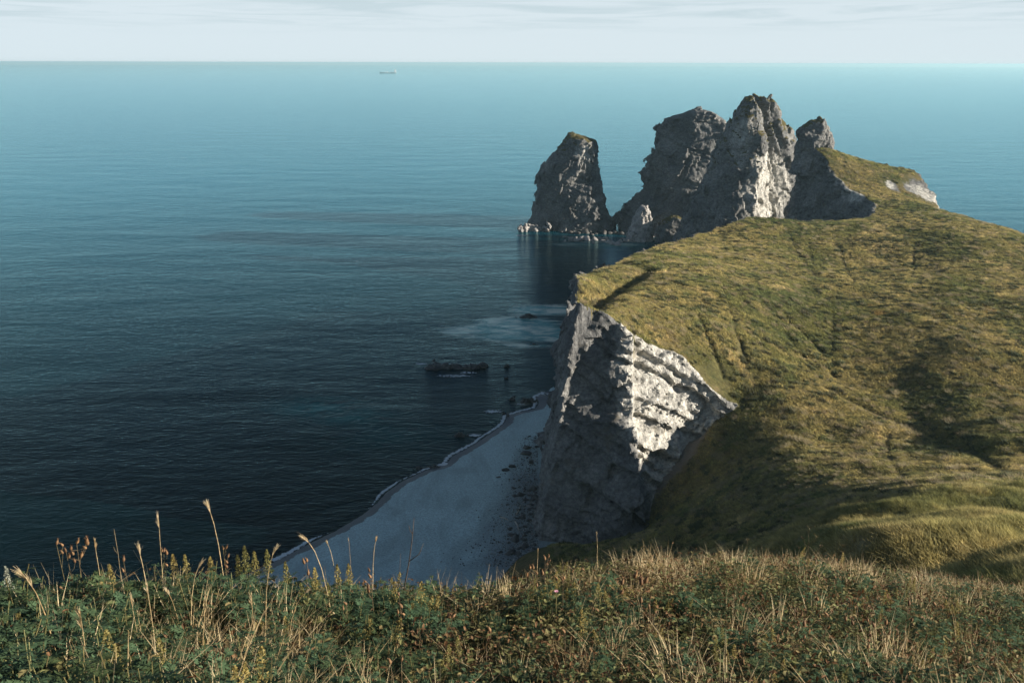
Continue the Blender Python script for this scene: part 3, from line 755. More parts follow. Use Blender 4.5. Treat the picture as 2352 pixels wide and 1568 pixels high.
class MB:                                            # collects strips and tubes for one mesh
    def __init__(s): s.v, s.f, s.m = [], [], []
    def strip(s, pts, widths, side, mi=0):
        """a blade along pts, 'side' its sideways direction"""
        side = np.array(side, float); b = len(s.v)
        for p, w in zip(pts, widths):
            s.v.append(p - side * w / 2); s.v.append(p + side * w / 2)
        for k in range(len(pts) - 1):
            s.f.append((b + 2 * k, b + 2 * k + 1, b + 2 * k + 3, b + 2 * k + 2)); s.m.append(mi)
    def poly(s, pts, mi=0):
        b = len(s.v); s.v.extend(pts); s.f.append(tuple(range(b, b + len(pts)))); s.m.append(mi)
    def tube(s, pts, radii, n=5, mi=0):
        b = len(s.v); pts = [np.array(p, float) for p in pts]
        for k, p in enumerate(pts):
            d = pts[min(k + 1, len(pts) - 1)] - pts[max(k - 1, 0)]; d = d / (np.linalg.norm(d) + 1e-9)
            a = np.cross(d, [.31, .95, .1]); a /= np.linalg.norm(a); c = np.cross(d, a)
            for q in range(n):
                t = 2 * math.pi * q / n; s.v.append(p + radii[k] * (a * math.cos(t) + c * math.sin(t)))
        for k in range(len(pts) - 1):
            for q in range(n):
                s.f.append((b + k * n + q, b + k * n + (q + 1) % n, b + (k + 1) * n + (q + 1) % n, b + (k + 1) * n + q)); s.m.append(mi)
        s.f.append(tuple(b + q for q in range(n))[::-1]); s.m.append(mi)
        s.f.append(tuple(b + (len(pts) - 1) * n + q for q in range(n))); s.m.append(mi)
    def build(s, name, mats, smooth=False):
        me = bpy.data.meshes.new(name); me.from_pydata([tuple(map(float, v)) for v in s.v], [], s.f)
        for m in mats: me.materials.append(m)
        if len(mats) > 1: me.polygons.foreach_set('material_index', np.array(s.m, np.int32))
        if smooth: me.polygons.foreach_set('use_smooth', np.ones(len(s.f), bool))
        return me
def proto(name, me):
    return bpy.data.objects.new(name, me)            # not linked: only a shape for the scattered growth
def mat_leaf(name, c1, c2, c3=None, trans=.3, rough=.7, local=3.0, big=None):
    m = NT(name); p = m.pos()
    oi = m.node('ObjectInfo')
    c = m.mix(m.noise(p, local, 2), c1, c2)
    c = m.mix(m.sstep(oi.outputs['Random'], .35, .95), c, c3 or c2)
    if big is not None: c = m.mix(m.sstep(m.noise(p, .9, 3), .5, .7), c, big)
    c = m.mix(1.0, c, m.ramp(m.noise(p, 37.0, 1), [(.25, (.7, .7, .7)), (.75, (1.8, 1.8, 1.8))]), 'MULTIPLY')
    a = m.bsdf(c, rough, None, .25)
    t = m.node('BsdfTranslucent'); m.put(t.inputs[0], c)
    mx = m.node('MixShader'); mx.inputs[0].default_value = trans; m.put(mx.inputs[1], a); m.put(mx.inputs[2], t.outputs[0])
    return m.done(mx.outputs[0])
def mat_hill_grass():
    m = NT('hill_grass'); p = m.pos()
    oi = m.node('ObjectInfo')
    c = grass_color(m, p)
    c = m.mix(1.0, c, m.ramp(oi.outputs['Random'], [(0, (.85, .90, .82)), (.45, (1.55, 1.55, 1.36)), (.8, (2.2, 2.1, 1.78)), (1, (2.9, 2.7, 2.3))]), 'MULTIPLY')
    a = m.bsdf(c, .8, None, .15)
    t = m.node('BsdfTranslucent'); m.put(t.inputs[0], c)
    mx = m.node('MixShader'); mx.inputs[0].default_value = .3; m.put(mx.inputs[1], a); m.put(mx.inputs[2], t.outputs[0])
    return m.done(mx.outputs[0])
M_HG = mat_hill_grass()
def turf_patch(seed, n, rad, hmin, hmax, w):
    r = np.random.default_rng(seed); mb = MB()
    for _ in range(n):
        a, q = r.uniform(0, 6.28), rad * math.sqrt(r.uniform())
        b = np.array([q * math.cos(a), q * math.sin(a), -.12]); h = r.uniform(hmin, hmax)
        ld = np.array([-.55, .12, 0]) * r.uniform(0, 1) + r.normal(0, .33, 3) * [1, 1, 0]
        ya = r.uniform(0, 6.28); sd = [math.cos(ya), math.sin(ya), 0]
        mb.strip([b, b + np.array([0, 0, h * .6]) + ld * h * .35, b + np.array([0, 0, h * .95]) + ld * h], [w, w * .8, w * .12], sd)
    return mb.build('turf_patch', [M_HG])
def align(N, yaw):
    """euler angles that stand a patch up on the slope, half way to the surface normal"""
    n = N * [.7, .7, 1]; n /= np.linalg.norm(n, axis=1)[:, None]
    ry = np.arctan2(n[:, 0], n[:, 2]); rx = -np.arcsin(np.clip(n[:, 1], -1, 1))
    return np.stack([rx, ry, yaw], 1)
def build_hill_grass():
    protos = [proto('turf_patch', turf_patch(s_, 46, .75, .18, .55, .065)) for s_ in (1, 2, 3)]
    low_shrub = turf_patch(4, 90, .62, .25, .75, .10); low_shrub.materials[0] = mat_leaf('low_shrub', (.060, .074, .034), (.095, .100, .045), (.080, .070, .036), .25, local=.7)
    straw = turf_patch(8, 70, .6, .35, .85, .045); straw.materials[0] = mat_leaf('pale_straw', (.27, .225, .13), (.36, .30, .185), (.24, .185, .105), .35, local=.5)
    protos += [proto('low_shrub', low_shrub), proto('straw_tuft', straw)]
    zones = [((8, 142), (120, 262), 58000), ((10, 198), (255, 415), 50000), ((115, 200), (400, 490), 9000)]
    P, Nn = [], []
    gx, gy = np.gradient(HGT, XS, YS)
    for (x0, x1), (y0, y1), n in zones:
        x, y = RNG.uniform(x0, x1, n), RNG.uniform(y0, y1, n)
        h, rk = bilin(XS, YS, HGT, x, y), bilin(XS, YS, ROCKM, x, y)
        a, b = bilin(XS, YS, gx, x, y), bilin(XS, YS, gy, x, y)
        d, s_ = seg_dist(x, y, [(20, 190), (28, 193.5), (36, 197), (45, 206)])
        bare = fbm2(x, y, 5, 2, 91)
        cut = np.full(n, 1e9)
        for t in TRACKS + SLUMP: cut = np.minimum(cut, seg_dist(x, y, t)[0])
        k = (rk < .3) & (np.hypot(a, b) < 1.5) & (d > 5.5 - 2.5 * s_ + 2 * bare) & (h > 3) & (cut > .55)
        P.append(np.stack([x, y, h], 1)[k]); Nn.append(np.stack([-a, -b, np.ones(n)], 1)[k])
    P, Nn = np.concatenate(P), np.concatenate(Nn)
    Nn /= np.linalg.norm(Nn, axis=1)[:, None]
    shrub = RNG.uniform(size=len(P)); patchy = fbm2(P[:, 0], P[:, 1], 16, 3, 66)
    n = len(P); big = .6 + .8 * np.clip(fbm2(P[:, 0], P[:, 1], 4, 3, 55) + .5, 0, 1)
    scatter('hill_grass', P, align(Nn, RNG.uniform(-.4, .4, n)), RNG.uniform(.55, 1.35, n) * big, np.where(shrub < .03 + .07 * np.clip(patchy * 3, 0, 1), 3, np.where(shrub > .955 + .035 * np.clip(patchy * 3, 0, 1), 4, RNG.integers(0, 3, n))), protos)
    protos = [proto('ridge_tuft', turf_patch(s_, 60, .5, .22, .6, .026)) for s_ in (5, 6, 7)]
    gx, gy = np.gradient(NLOW, NXS, NYS)
    n = 60000; x, y = RNG.uniform(1, 66, n), RNG.uniform(10, 118, n)
    keep = (x > .20 * y - 2) & (x < .72 * y + 5) & (np.hypot(x, y) > 19) & (RNG.uniform(size=n) < np.clip(42 / np.hypot(x, y), .35, 1))
    x, y = x[keep], y[keep]; n = len(x)
    h = np.where(y < 100, bilin(NXS, NYS, NLOW, x, y), bilin(XS, YS, HGT, x, y))
    Nn = np.stack([-bilin(NXS, NYS, gx, x, y), -bilin(NXS, NYS, gy, x, y), np.ones(n)], 1); Nn /= np.linalg.norm(Nn, axis=1)[:, None]
    scatter('ridge_grass', np.stack([x, y, h], 1), align(Nn, RNG.uniform(-.6, .6, n)), RNG.uniform(.6, 1.3, n) * np.clip(np.hypot(x, y) / 40, .5, 1), RNG.integers(0, 3, n), protos)
build_hill_grass()

# ------------------------------------------------------------------ meadow underfoot
M_MUG = mat_leaf('mugwort_leaf', (.045, .088, .048), (.080, .125, .060), (.060, .085, .034), .3)
M_SPIRE = mat_leaf('mugwort_flower', (.22, .175, .055), (.32, .25, .09), (.16, .15, .05), .35)
M_HERB = mat_leaf('herb_leaf', (.105, .125, .045), (.17, .155, .06), (.20, .15, .065), .35, big=(.075, .11, .05))
M_STRAW = mat_leaf('dry_grass', (.48, .37, .20), (.62, .50, .31), (.36, .26, .13), .4)
M_BROWN = mat_leaf('dead_leaf', (.085, .045, .02), (.17, .095, .045), (.12, .06, .025), .25)
M_STEM = mat_leaf('brown_stem', (.07, .045, .025), (.13, .09, .05), (.10, .08, .035), .05)
M_GSTEM = mat_leaf('green_stem', (.09, .095, .035), (.14, .12, .05), (.10, .08, .03), .1)
def rv(r): 
    v = r.normal(size=3); return v / np.linalg.norm(v)
def pinnate(mb, r, base, d, L, mi=0):
    """a feathery cut leaf: narrow lobes in pairs along a midrib"""
    d = d / np.linalg.norm(d); sd = np.cross(d, [0, 0, 1]); sd = sd / (np.linalg.norm(sd) + 1e-6); dn = np.cross(sd, d)
    tip = base + d * L - np.array([0, 0, L * .25])
    mb.strip([base, (base + tip) / 2 + dn * L * .06, tip], [L * .07, L * .13, L * .02], sd, mi)
    for k, t in enumerate((.22, .42, .62, .8)):
        c = base + (tip - base) * t; l = L * (.42, .46, .36, .22)[k]
        for q in (-1, 1):
            e = (sd * q * .85 + d * .55 + dn * r.uniform(-.25, .25)); e /= np.linalg.norm(e)
            w = np.cross(e, dn); w /= np.linalg.norm(w) + 1e-9
            mb.poly([c, c + e * l * .5 + w * l * .2, c + e * l, c + e * l * .45 - w * l * .2], mi)
def oval(mb, r, base, d, L, mi=0, fat=.55):
    d = d / np.linalg.norm(d); sd = np.cross(d, [0, 0, 1]) + .3 * rv(r); sd -= d * (sd @ d); sd = sd / (np.linalg.norm(sd) + 1e-6)
    n = np.cross(sd, d); w = L * fat / 2; cup = L * r.uniform(.05, .22)
    m0, m1, m2 = base, base + d * L * .5 - n * cup * .4, base + d * L - np.array([0, 0, L * .18])
    for q in (-1, 1):
        mb.poly([m0, base + d * L * .3 + sd * q * w + n * cup * .3, base + d * L * .65 + sd * q * w * .85 + n * cup * .2, m2, m1][::q], mi)
def mugwort(seed, h=.5, spire=False, n=26):
    r = np.random.default_rng(seed); mb = MB()
    for st in range(r.integers(2, 4)):
        top = np.array([r.normal(0, .10), r.normal(0, .10), h * r.uniform(.75, 1.05)]); b = np.array([r.normal(0, .05), r.normal(0, .05), -.05])
        mb.tube([b, (b + top) / 2 + [r.normal(0, .02), 0, 0], top], [.004, .0035, .002], 4, 1)
        for k in range(n):
            t = .12 + .86 * k / n; p = b + (top - b) * t; a = k * 2.4 + st
            d = np.array([math.cos(a), math.sin(a), r.uniform(-.1, .7)])
            pinnate(mb, r, p, d, (.135 - .075 * t) * r.uniform(.8, 1.25))
        if spire: spike(mb, r, top, h * .45, 2)
    return mb
def spike(mb, r, p, L, mi, wid=.045, n=150):
    """a plumed flower spike made of many small florets on short side branches"""
    lean = np.array([r.normal(0, .06), r.normal(0, .06), 1]) * L
    mb.tube([p - lean * .3, p + lean], [.002, .0008], 3, 1)
    for k in range(n):
        t = (k + r.uniform()) / n; a = r.uniform(0, 6.28); rr = wid * (1 - t) ** .75 * r.uniform(.25, 1.0) + .003
        c = p + lean * (t * 1.05 - .05) + np.array([math.cos(a) * rr, math.sin(a) * rr, rr * .5])
        e, f = rv(r) * .0075, rv(r) * .006
        mb.poly([c - e, c + f, c + e, c - f], mi)
def herb(seed, n=46, hmax=.34):
    r = np.random.default_rng(seed); mb = MB()
    for k in range(n):
        a, q = r.uniform(0, 6.28), .24 * math.sqrt(r.uniform()); z = r.uniform(.04, hmax) * (1 - q * 1.4)
        p = np.array([q * math.cos(a), q * math.sin(a), z]); d = np.array([math.cos(a) + r.normal(0, .6), math.sin(a) + r.normal(0, .6), r.uniform(-.35, .6)])
        oval(mb, r, p, d, r.uniform(.03, .062), 0, r.uniform(.45, .75))
    for k in range(9):
        a = r.uniform(0, 6.28); q = r.uniform(0, .18)
        mb.tube([[.3 * q * math.cos(a), .3 * q * math.sin(a), -.03], [q * math.cos(a), q * math.sin(a), hmax * r.uniform(.5, .9)]], [.0025, .0012], 3, 1)
    return mb
def tussock(seed, n=70, hmin=.18, hmax=.5, w=.006, spread=.12, mi=0):
    r = np.random.default_rng(seed); mb = MB()
    for k in range(n):
        a, q = r.uniform(0, 6.28), spread * math.sqrt(r.uniform()); b = np.array([q * math.cos(a), q * math.sin(a), -.03])
        L = r.uniform(hmin, hmax); o = np.array([math.cos(a + r.normal(0, .7)), math.sin(a + r.normal(0, .7)), 0]); bend = r.uniform(.1, 1.1)
        pts = [b + o * L * bend * t ** 2 * .8 + np.array([0, 0, L * (t - .38 * bend * t ** 2)]) for t in (0, .35, .7, 1)]
        ya = r.uniform(0, 6.28); mb.strip(pts, [w, w, w * .75, w * .1], [math.cos(ya), math.sin(ya), 0], mi)
    return mb
def dead(seed):
    r = np.random.default_rng(seed); mb = tussock(seed + 50, 18, .15, .42, .004, .1, 1)
    for k in range(42):
        p = np.array([r.normal(0, .11), r.normal(0, .11), r.uniform(.02, .34)]); oval(mb, r, p, rv(r) + [0, 0, -.2], r.uniform(.018, .045), 0, r.uniform(.3, .6))
    return mb
def project(x, y, z):
    d = np.stack([x, y, np.asarray(z) - 100.0]); f = d[1] * _cp - d[2] * _sp; up = d[1] * _sp + d[2] * _cp
    a, b = d[0] / f, up / f; a, b = a * _cr + b * _sr, -a * _sr + b * _cr
    return 1176 + FPX * a, 784 - FPX * b
def ground(x, y): return bilin(NXS, NYS, NLOW, np.asarray(x, float), np.asarray(y, float))
def build_meadow():
    pr = [proto('meadow_plant', mugwort(s_, .42).build('meadow_plant', [M_MUG, M_GSTEM])) for s_ in (1, 2, 3, 4)]                          # 0-3
    pr += [proto('meadow_plant', mugwort(s_, .40, True).build('meadow_plant', [M_MUG, M_GSTEM, M_SPIRE])) for s_ in (5, 6)]               # 4-5
    pr += [proto('meadow_plant', herb(s_).build('meadow_plant', [M_HERB, M_GSTEM])) for s_ in (7, 8, 9)]                                  # 6-8
    pr += [proto('meadow_plant', tussock(s_).build('meadow_plant', [M_STRAW])) for s_ in (10, 11, 12)]                                    # 9-11
    pr += [proto('meadow_plant', dead(s_).build('meadow_plant', [M_BROWN, M_STEM])) for s_ in (13, 14, 15)]                               # 12-14
    pr += [proto('meadow_plant', tussock(20, 34, .14, .36, .006, .1).build('meadow_plant', [M_GRN]))]                                     # 15
    n = 26000; x, y = RNG.uniform(-8, 14, n), RNG.uniform(2.6, 17.5, n)
    z = ground(x, y); u, v = project(x, y, z)
    ok = (u > -700) & (u < 3050) & (v < 1950) & ((x > 1.5) | (y < 10.5))
    ok &= RNG.uniform(size=n) < np.clip(7.5 / y, .3, 1)
    x, y, z, u, v = (a[ok] for a in (x, y, z, u, v)); n = len(x)
    g1, g2, g3 = fbm2(x, y, .9, 3, 101), fbm2(x, y, .55, 3, 102), fbm2(x, y, 1.6, 2, 103)
    left = np.clip((900 - u) / 500, 0, 1); brow = np.clip((1400 - v) / 70, 0, 1) * np.clip((u - 850) / 250, 0, 1)
    tan = np.exp(-((u - 480) / 260) ** 2 - ((v - 1600) / 120) ** 2)
    W = np.stack([.85 + 1.5 * np.clip(g1, 0, 1) * 2 + .8 * left * (1 - tan) - .5 * brow, .10 + .75 * left * np.clip((1420 - v) / 90, 0, 1), .95 + 1.2 * np.clip(-g1, 0, 1) + .4 * (1 - left),
                  .12 + 1.15 * brow + 2.6 * tan + 1.0 * np.clip(g2 - .1, 0, 1), .26 + 1.2 * np.clip(g3, 0, 1) + .25 * (1 - left), np.full(n, .12)], 1)
    W = np.clip(W, .02, None); W /= W.sum(1)[:, None]
    t = (RNG.uniform(size=n)[:, None] > np.cumsum(W, 1)).sum(1).clip(0, 5)
    first, cnt = np.array([0, 4, 6, 9, 12, 15])[t], np.array([4, 2, 3, 3, 3, 1])[t]
    pid = first + RNG.integers(0, 1000, n) % cnt
    scl = RNG.uniform(.65, 1.15, n) * np.where(v < 1420, .9, 1.0) * np.where((t == 0) & (u > 1000), .8, 1) * np.where((t == 1) & (u > 1000), .7, 1) * (1 + np.where(t == 1, .1, .42) * left)
    rot = np.stack([RNG.normal(.05, .12, n), RNG.normal(0, .12, n), RNG.uniform(0, 6.28, n)], 1)
    scatter('meadow_plants', np.stack([x, y, z], 1), rot, scl, pid, pr)
M_GRN = mat_leaf('green_grass', (.075, .10, .035), (.12, .13, .05), (.16, .15, .07), .35)
build_meadow()


# ------------------------------------------------------------------ rocks in the water and on the beach
import bmesh
_ico = {}
def ico(sub):
    if sub not in _ico:
        bm = bmesh.new(); bmesh.ops.create_icosphere(bm, subdivisions=sub, radius=1.0)
        bm.verts.ensure_lookup_table()
        _ico[sub] = (np.array([v.co[:] for v in bm.verts]), np.array([[v.index for v in f.verts] for f in bm.faces])); bm.free()
    return _ico[sub]
def boulder_mesh(size, seed, sub=3, mat=None, rough=1.0):
    V, F = ico(sub); V = V.copy(); r = np.random.default_rng(seed)
    # knock flat faces onto the ball, then roughen
    for _ in range(11):
        n = rv(r); d = r.uniform(.45, .85); t = V @ n; V -= np.where(t > d, (t - d) * .92, 0)[:, None] * n
    V *= 1 + .16 * rough * fbm(V * 2.2 + seed * 3.1, 3, seed)[:, None]
    v, g, t = cells(V * 3.0 + seed, seed); V *= (1 + .10 * rough * (v - .5) + .09 * rough * t)[:, None]
    me = mesh_np('boulder', V * np.array(size), F, mat or M_WET, smooth=False)
    return me
def ledge_mesh(w, d, h, seed, mat, spires=0):
    """a low, broken rock reef: several humps grown together, built on its own small field"""
    st = max(w, d) / 46.0; xs, ys, zs = np.arange(-w * .62, w * .62, st), np.arange(-d * .7 - st, d * .7 + st, min(st, d / 14)), np.arange(-1.2, h * 2.3, min(st, h / 9))
    G = np.stack(np.meshgrid(xs, ys, zs, indexing='ij'), -1).reshape(-1, 3); r = np.random.default_rng(seed)
    f = np.full(len(G), 1e3)
    for k in range(20):
        c = np.array([r.uniform(-.46, .46) * w, r.uniform(-.32, .32) * d, -.3 * h]); q = np.array([r.uniform(.04, .13) * w, r.uniform(.14, .34) * d, h * r.uniform(.45, 1.35)])
        f = np.minimum(f, (np.sqrt((((G - c) / q) ** 2).sum(1)) - 1) * min(q))
    k = max(h / 1.8, .5)
    f += k * .8 * rock_relief(G / k, .6, seed, (.7, .1, .6))
    V, Q = drop_loose(*surface_nets(f.reshape(len(xs), len(ys), len(zs)).astype(np.float32), xs, ys, zs), least=-1)
    return mesh_np('reef', V, Q, mat, smooth=False)
def px_m(u, v, px, z=0.0):
    return px / FPX * np.linalg.norm(at_z(u, v, z) - CAMP)
REEFS = [  # u, v, width px, height px, depth share, material, label
    (1050, 842, 140, 24, .35, 'wet', 'long dark weed-covered reef lying well off the beach'),
    (1200, 727, 62, 13, .3, 'wet', 'narrow dark reef beside the pale shallows, off the cliff'),
    (1229, 528, 72, 34, .5, 'pale', 'pale jumbled rock outcrop at the left foot of the sea stack'),
    (1166, 915, 34, 15, .5, 'wet', 'dark rock standing in the water off the small beach cove'),
    (1212, 920, 44, 18, .4, 'wet', 'dark ragged rock at the mouth of the small beach cove, next to the cliff'),
    (1152, 951, 36, 14, .45, 'wet', 'dark rock on the waterline at the bend of the beach'),
    (982, 1072, 62, 10, .3, 'wet', 'flat dark rocks along the wet sand midway up the beach'),
    (1062, 998, 34, 6, .4, 'wet', 'low dark rock awash just outside the breaking foam'),
    (1222, 790, 28, 9, .5, 'wet', 'small dark rock below the pale shallows near the cliff wall'),
    (1172, 867, 24, 9, .5, 'wet', 'small dark rock right of the long reef, nearest the beach'),
    (1166, 840, 16, 5, .5, 'wet', 'tiny dark rock off the right end of the long reef'),
    (1272, 699, 18, 7, .5, 'wet', 'small dark rock at the far tip of the pale shallows'),
    (1330, 634, 26, 9, .5, 'wet', 'small dark rock in shaded water left of the headland brow'),
    (1392, 612, 40, 16, .5, 'wet', 'dark rock close under the far brow of the headland')]
for k, (u, v, w, h, dp, mt, lab) in enumerate(REEFS):
    p = at_z(u, v + 2); W = px_m(u, v, w); Hh = px_m(u, v, h) * .62
    add('reef_rock', ledge_mesh(W, W * dp, max(Hh * .7, .45), 200 + k, M_WET if mt == 'wet' else M_PALE), None, (p[0], p[1], -.15), label=lab, category='rock')
# pinnacle and mound at the foot of the flat-topped crag
crag('rock_pinnacle', [((580, [(570, 1432, 1506), (545, 1440, 1500), (520, 1447, 1497), (500, 1452, 1496), (485, 1460, 1492), (474, 1470, 1484)], 9), dict(p=2.0, corner=.6))],
     ((60, 92), (566, 596), (-3, 28)), .45, 'pale slim rock pinnacle on the shore below the broad dark crag', .62, 31, mat=M_PALE)
crag('rock_mound', [((574, [(572, 1500, 1596), (545, 1508, 1590), (520, 1514, 1584), (505, 1524, 1576), (498, 1536, 1560)], 10), dict(p=2.2, corner=.6))],
     ((78, 118), (558, 592), (-3, 26)), .5, 'brownish rock mound right of the pale pinnacle, half hidden by the brow', .6, 37, (6, 12), mat=M_CRAG)
bm_ = [boulder_mesh((1, .8, .7), 300 + k, 2, M_PALE) for k in range(5)]
r_ = np.random.default_rng(5)
for k in range(46):
    t = (k + r_.uniform()) / 46; u = 1292 + 245 * t; v = 549 + 6 * math.sin(t * 3) + r_.normal(0, 3.2) - (4 if u > 1440 else 0)
    p = at_z(u, v); o = add('bar_boulder', bm_[k % 5], None, (p[0], p[1], r_.uniform(0, .6)), label='pale boulder in the boulder bar along the water between sea stack and brow', category='boulder', group='boulder bar below the crags')
    sz = r_.uniform(1.3, 3.4) * (1.0 if t > .06 else .7); o.scale = (sz, sz, sz * r_.uniform(.7, 1.1)); o.rotation_euler = (r_.uniform(-.5, .5), r_.uniform(-.5, .5), r_.uniform(0, 6.28))
bw_ = [boulder_mesh((1, .75, .6), 320 + k, 2, M_WET) for k in range(5)]
for k in range(34):                                    # black blocks round the foot of the stack
    t = r_.uniform(); u = 1225 + 215 * t; v = 532 + 6 * t + r_.normal(0, 3)
    p = at_z(u, v); o = add('foot_boulder', bw_[k % 5], None, (p[0], p[1] + r_.uniform(0, 4), r_.uniform(0, .8)), label='black boulder at the shaded foot of the sea stack', category='boulder', group='black boulders round the sea stack')
    sz = r_.uniform(1.2, 3.6); o.scale = (sz, sz, sz); o.rotation_euler = (r_.uniform(-.5, .5), r_.uniform(-.5, .5), r_.uniform(0, 6.28))
def beach_z(x, y): return float(bilin(BXS, BYS, BZ, np.array([x]), np.array([y]))[0])
def on_beach(u, v):
    p = at_z(u, v, 1.5)
    for _ in range(4): p = at_z(u, v, beach_z(p[0], p[1]))
    return p
for k, (u, v, w, h, lab) in enumerate([
        (1210, 1030, 22, 10, 'upper of two rounded dark boulders side by side on the shingle near the cliff'), (1209, 1043, 27, 11, 'lower of two rounded dark boulders side by side on the shingle near the cliff'),
        (1219, 1063, 13, 11, 'small pointed dark rock on the shingle below the paired boulders'), (1176, 1072, 22, 10, 'oval dark boulder in the middle of the upper beach'),
        (1160, 1080, 20, 8, 'flat tilted slab beside the oval boulder on the beach'), (1234, 1026, 13, 6, 'dark slab touching the cliff foot above the paired boulders'),
        (1145, 1096, 12, 4, 'faint low stone sunk in the beach below the tilted slab'), (1214, 1163, 13, 7, 'single white stone among the dark rubble by the cliff')]):
    p = on_beach(u, v); W = px_m(u, v, w) / 2; Hh = px_m(u, v, h) / 2
    add('beach_boulder', boulder_mesh((W, W * .8, Hh * 1.15), 340 + k, 3, M_PALE if 'white' in lab else M_WET), None, (p[0], p[1], p[2] + Hh * .3), label=lab, category='boulder')
for k in range(70):
    a = r_.uniform(); u = 1238 - abs(r_.normal(0, 1)) * (22 + 30 * a) - 4; v = 1120 + 165 * a
    p = on_beach(u, v); o = add('rubble_stone', bw_[k % 5], None, (p[0], p[1], p[2] + .1), label='dark stone in the rubble along the cliff foot', category='stone', group='rubble at the cliff foot')
    sz = r_.uniform(.25, .8) if k % 6 else r_.uniform(.8, 1.5); o.scale = (sz * r_.uniform(.8, 1.5), sz, sz * .8); o.rotation_euler = (r_.uniform(-.4, .4), r_.uniform(-.4, .4), r_.uniform(0, 6.28))
def build_shingle():
    n = 5200; k = RNG.uniform(size=n); u = 1236 - np.abs(RNG.normal(0, 1, n)) * (20 + 55 * k); v = 1000 + 300 * k ** .8
    P = np.array([on_beach(a, b) for a, b in zip(u, v)]); P = P[P[:, 2] > .5]; n = len(P)
    pr = [proto('stone', boulder_mesh((1, .8, .6), 360 + q, 1, M_WET)) for q in range(2)] + [proto('stone', boulder_mesh((1, .8, .6), 365, 1, M_PALE))]
    scatter('shingle_stones', P, RNG.uniform(-.5, 6, (n, 3)), np.exp(RNG.normal(-2.1, .5, n)), RNG.choice([0, 1, 1, 2], n), pr)
build_shingle()
def mat_flat(name, c, rough=.8, scale=4.0, spec=.3):
    m = NT(name); p = m.pos()
    return m.done(m.bsdf(m.mix(1.0, (*c, 1), m.ramp(m.noise(p, scale, 4), [(.3, (.7, .7, .7)), (.7, (1.25, 1.25, 1.25))]), 'MULTIPLY'), rough, None, spec))
M_DRIFT = mat_flat('driftwood', (.42, .38, .32))
for (u0, v0, u1, v1, lab) in [(1186, 1182, 1196, 1160, 'bleached driftwood pole lying in the rubble, farther from the camera'), (1183, 1198, 1191, 1218, 'bleached driftwood pole lying in the rubble, nearer the camera'), (1150, 1188, 1168, 1196, 'short dark branch lying on the upper shingle')]:
    a, b = on_beach(u0, v0), on_beach(u1, v1); c = (a + b) / 2 + [0, 0, .12]
    mb = MB(); mb.tube([a - c + [0, 0, .1], (a + b) / 2 - c + [.15, .1, .22], b - c + [0, 0, .12]], [.17, .14, .07], 6)
    add('driftwood', mb.build('driftwood', [M_DRIFT], True), None, c, label=lab, category='driftwood')

# foam along the water's edge and round the rocks
def mat_foam():
    m = NT('foam'); p = m.pos()
    a = m.sstep(m.math('ADD', m.noise(p, .9, 6, .7), m.math('MULTIPLY', m.attr('core'), .36)), .62, .78)
    tr = m.node('BsdfTransparent'); mx = m.node('MixShader'); m.put(mx.inputs[0], a); m.put(mx.inputs[1], tr.outputs[0]); m.put(mx.inputs[2], m.bsdf((.62, .66, .67), .7))
    return m.done(mx.outputs[0])
def build_foam():
    V, F, C = [], [], []
    S = np.array(SHORE[2:24]); seg = np.linalg.norm(np.diff(S, axis=0), axis=1); L = np.concatenate([[0], np.cumsum(seg)])
    q = np.arange(0, L[-1], .7); X, Y = np.interp(q, L, S[:, 0]), np.interp(q, L, S[:, 1])
    tx, ty = np.gradient(X), np.gradient(Y); n = np.hypot(tx, ty); nx, ny = -ty / n, tx / n      # towards the sea (left of the line)
    amt = np.clip(.5 + 1.6 * fbm(np.stack([q / 22, q * 0, q * 0], 1), 2, 61), 0, 1.5)
    off = .5 + .5 * fbm(np.stack([q / 6, q * 0, q * 0], 1), 3, 62)
    for k in range(len(q)):
        w = .4 + 1.1 * amt[k]
        for t, c in ((-.15, 0.), (.25, .75), (.55, 1.0), (.8, .55), (1.15, 0.)):
            d = off[k] + w * (t - .2); V.append((X[k] + nx[k] * d, Y[k] + ny[k] * d, .05)); C.append(c * min(1, .1 + 1.2 * amt[k]))
        if k:
            for j in range(4): b = (k - 1) * 5 + j; F.append((b, b + 5, b + 6, b + 1))
    def patch(u, v, w, h, c):
        p = at_z(u, v); W, D = px_m(u, v, w) / 2, px_m(u, v, h) * 3.0 / 2; b0 = len(V)
        for i in range(7):
            for j in range(5):
                a, e = i / 3 - 1, j / 2 - 1; V.append((p[0] + a * W, p[1] + e * D, .06)); C.append(c * max(0, 1 - a * a) * max(0, 1 - e * e))
        for i in range(6):
            for j in range(4): b = b0 + i * 5 + j; F.append((b, b + 5, b + 6, b + 1))
    for (u, v, w, h, c) in [(968, 836, 34, 5, 1.1), (1045, 863, 110, 9, .75), (1075, 856, 50, 6, .8), (1132, 945, 50, 9, 1.0), (1090, 1000, 40, 8, 1.0), (1020, 1066, 34, 9, 1.1), (1200, 541, 34, 5, 1.0), (1195, 540, 16, 4, 1.1), (1196, 928, 30, 6, .7), (1160, 735, 60, 6, .6), (1130, 748, 90, 6, .5), (1262, 704, 30, 4, .6), (1345, 628, 30, 3, .5), (1247, 905, 20, 6, .8), (1165, 758, 20, 3, .8), (420, 362, 20, 1, .9), (820, 600, 14, 1, .7)]:
        patch(u, v, w, h, c)
    me = mesh_np('foam', np.array(V), np.array(F), mat_foam()); attr(me, 'core', C)
    add('foam', me, kind='stuff')
build_foam()

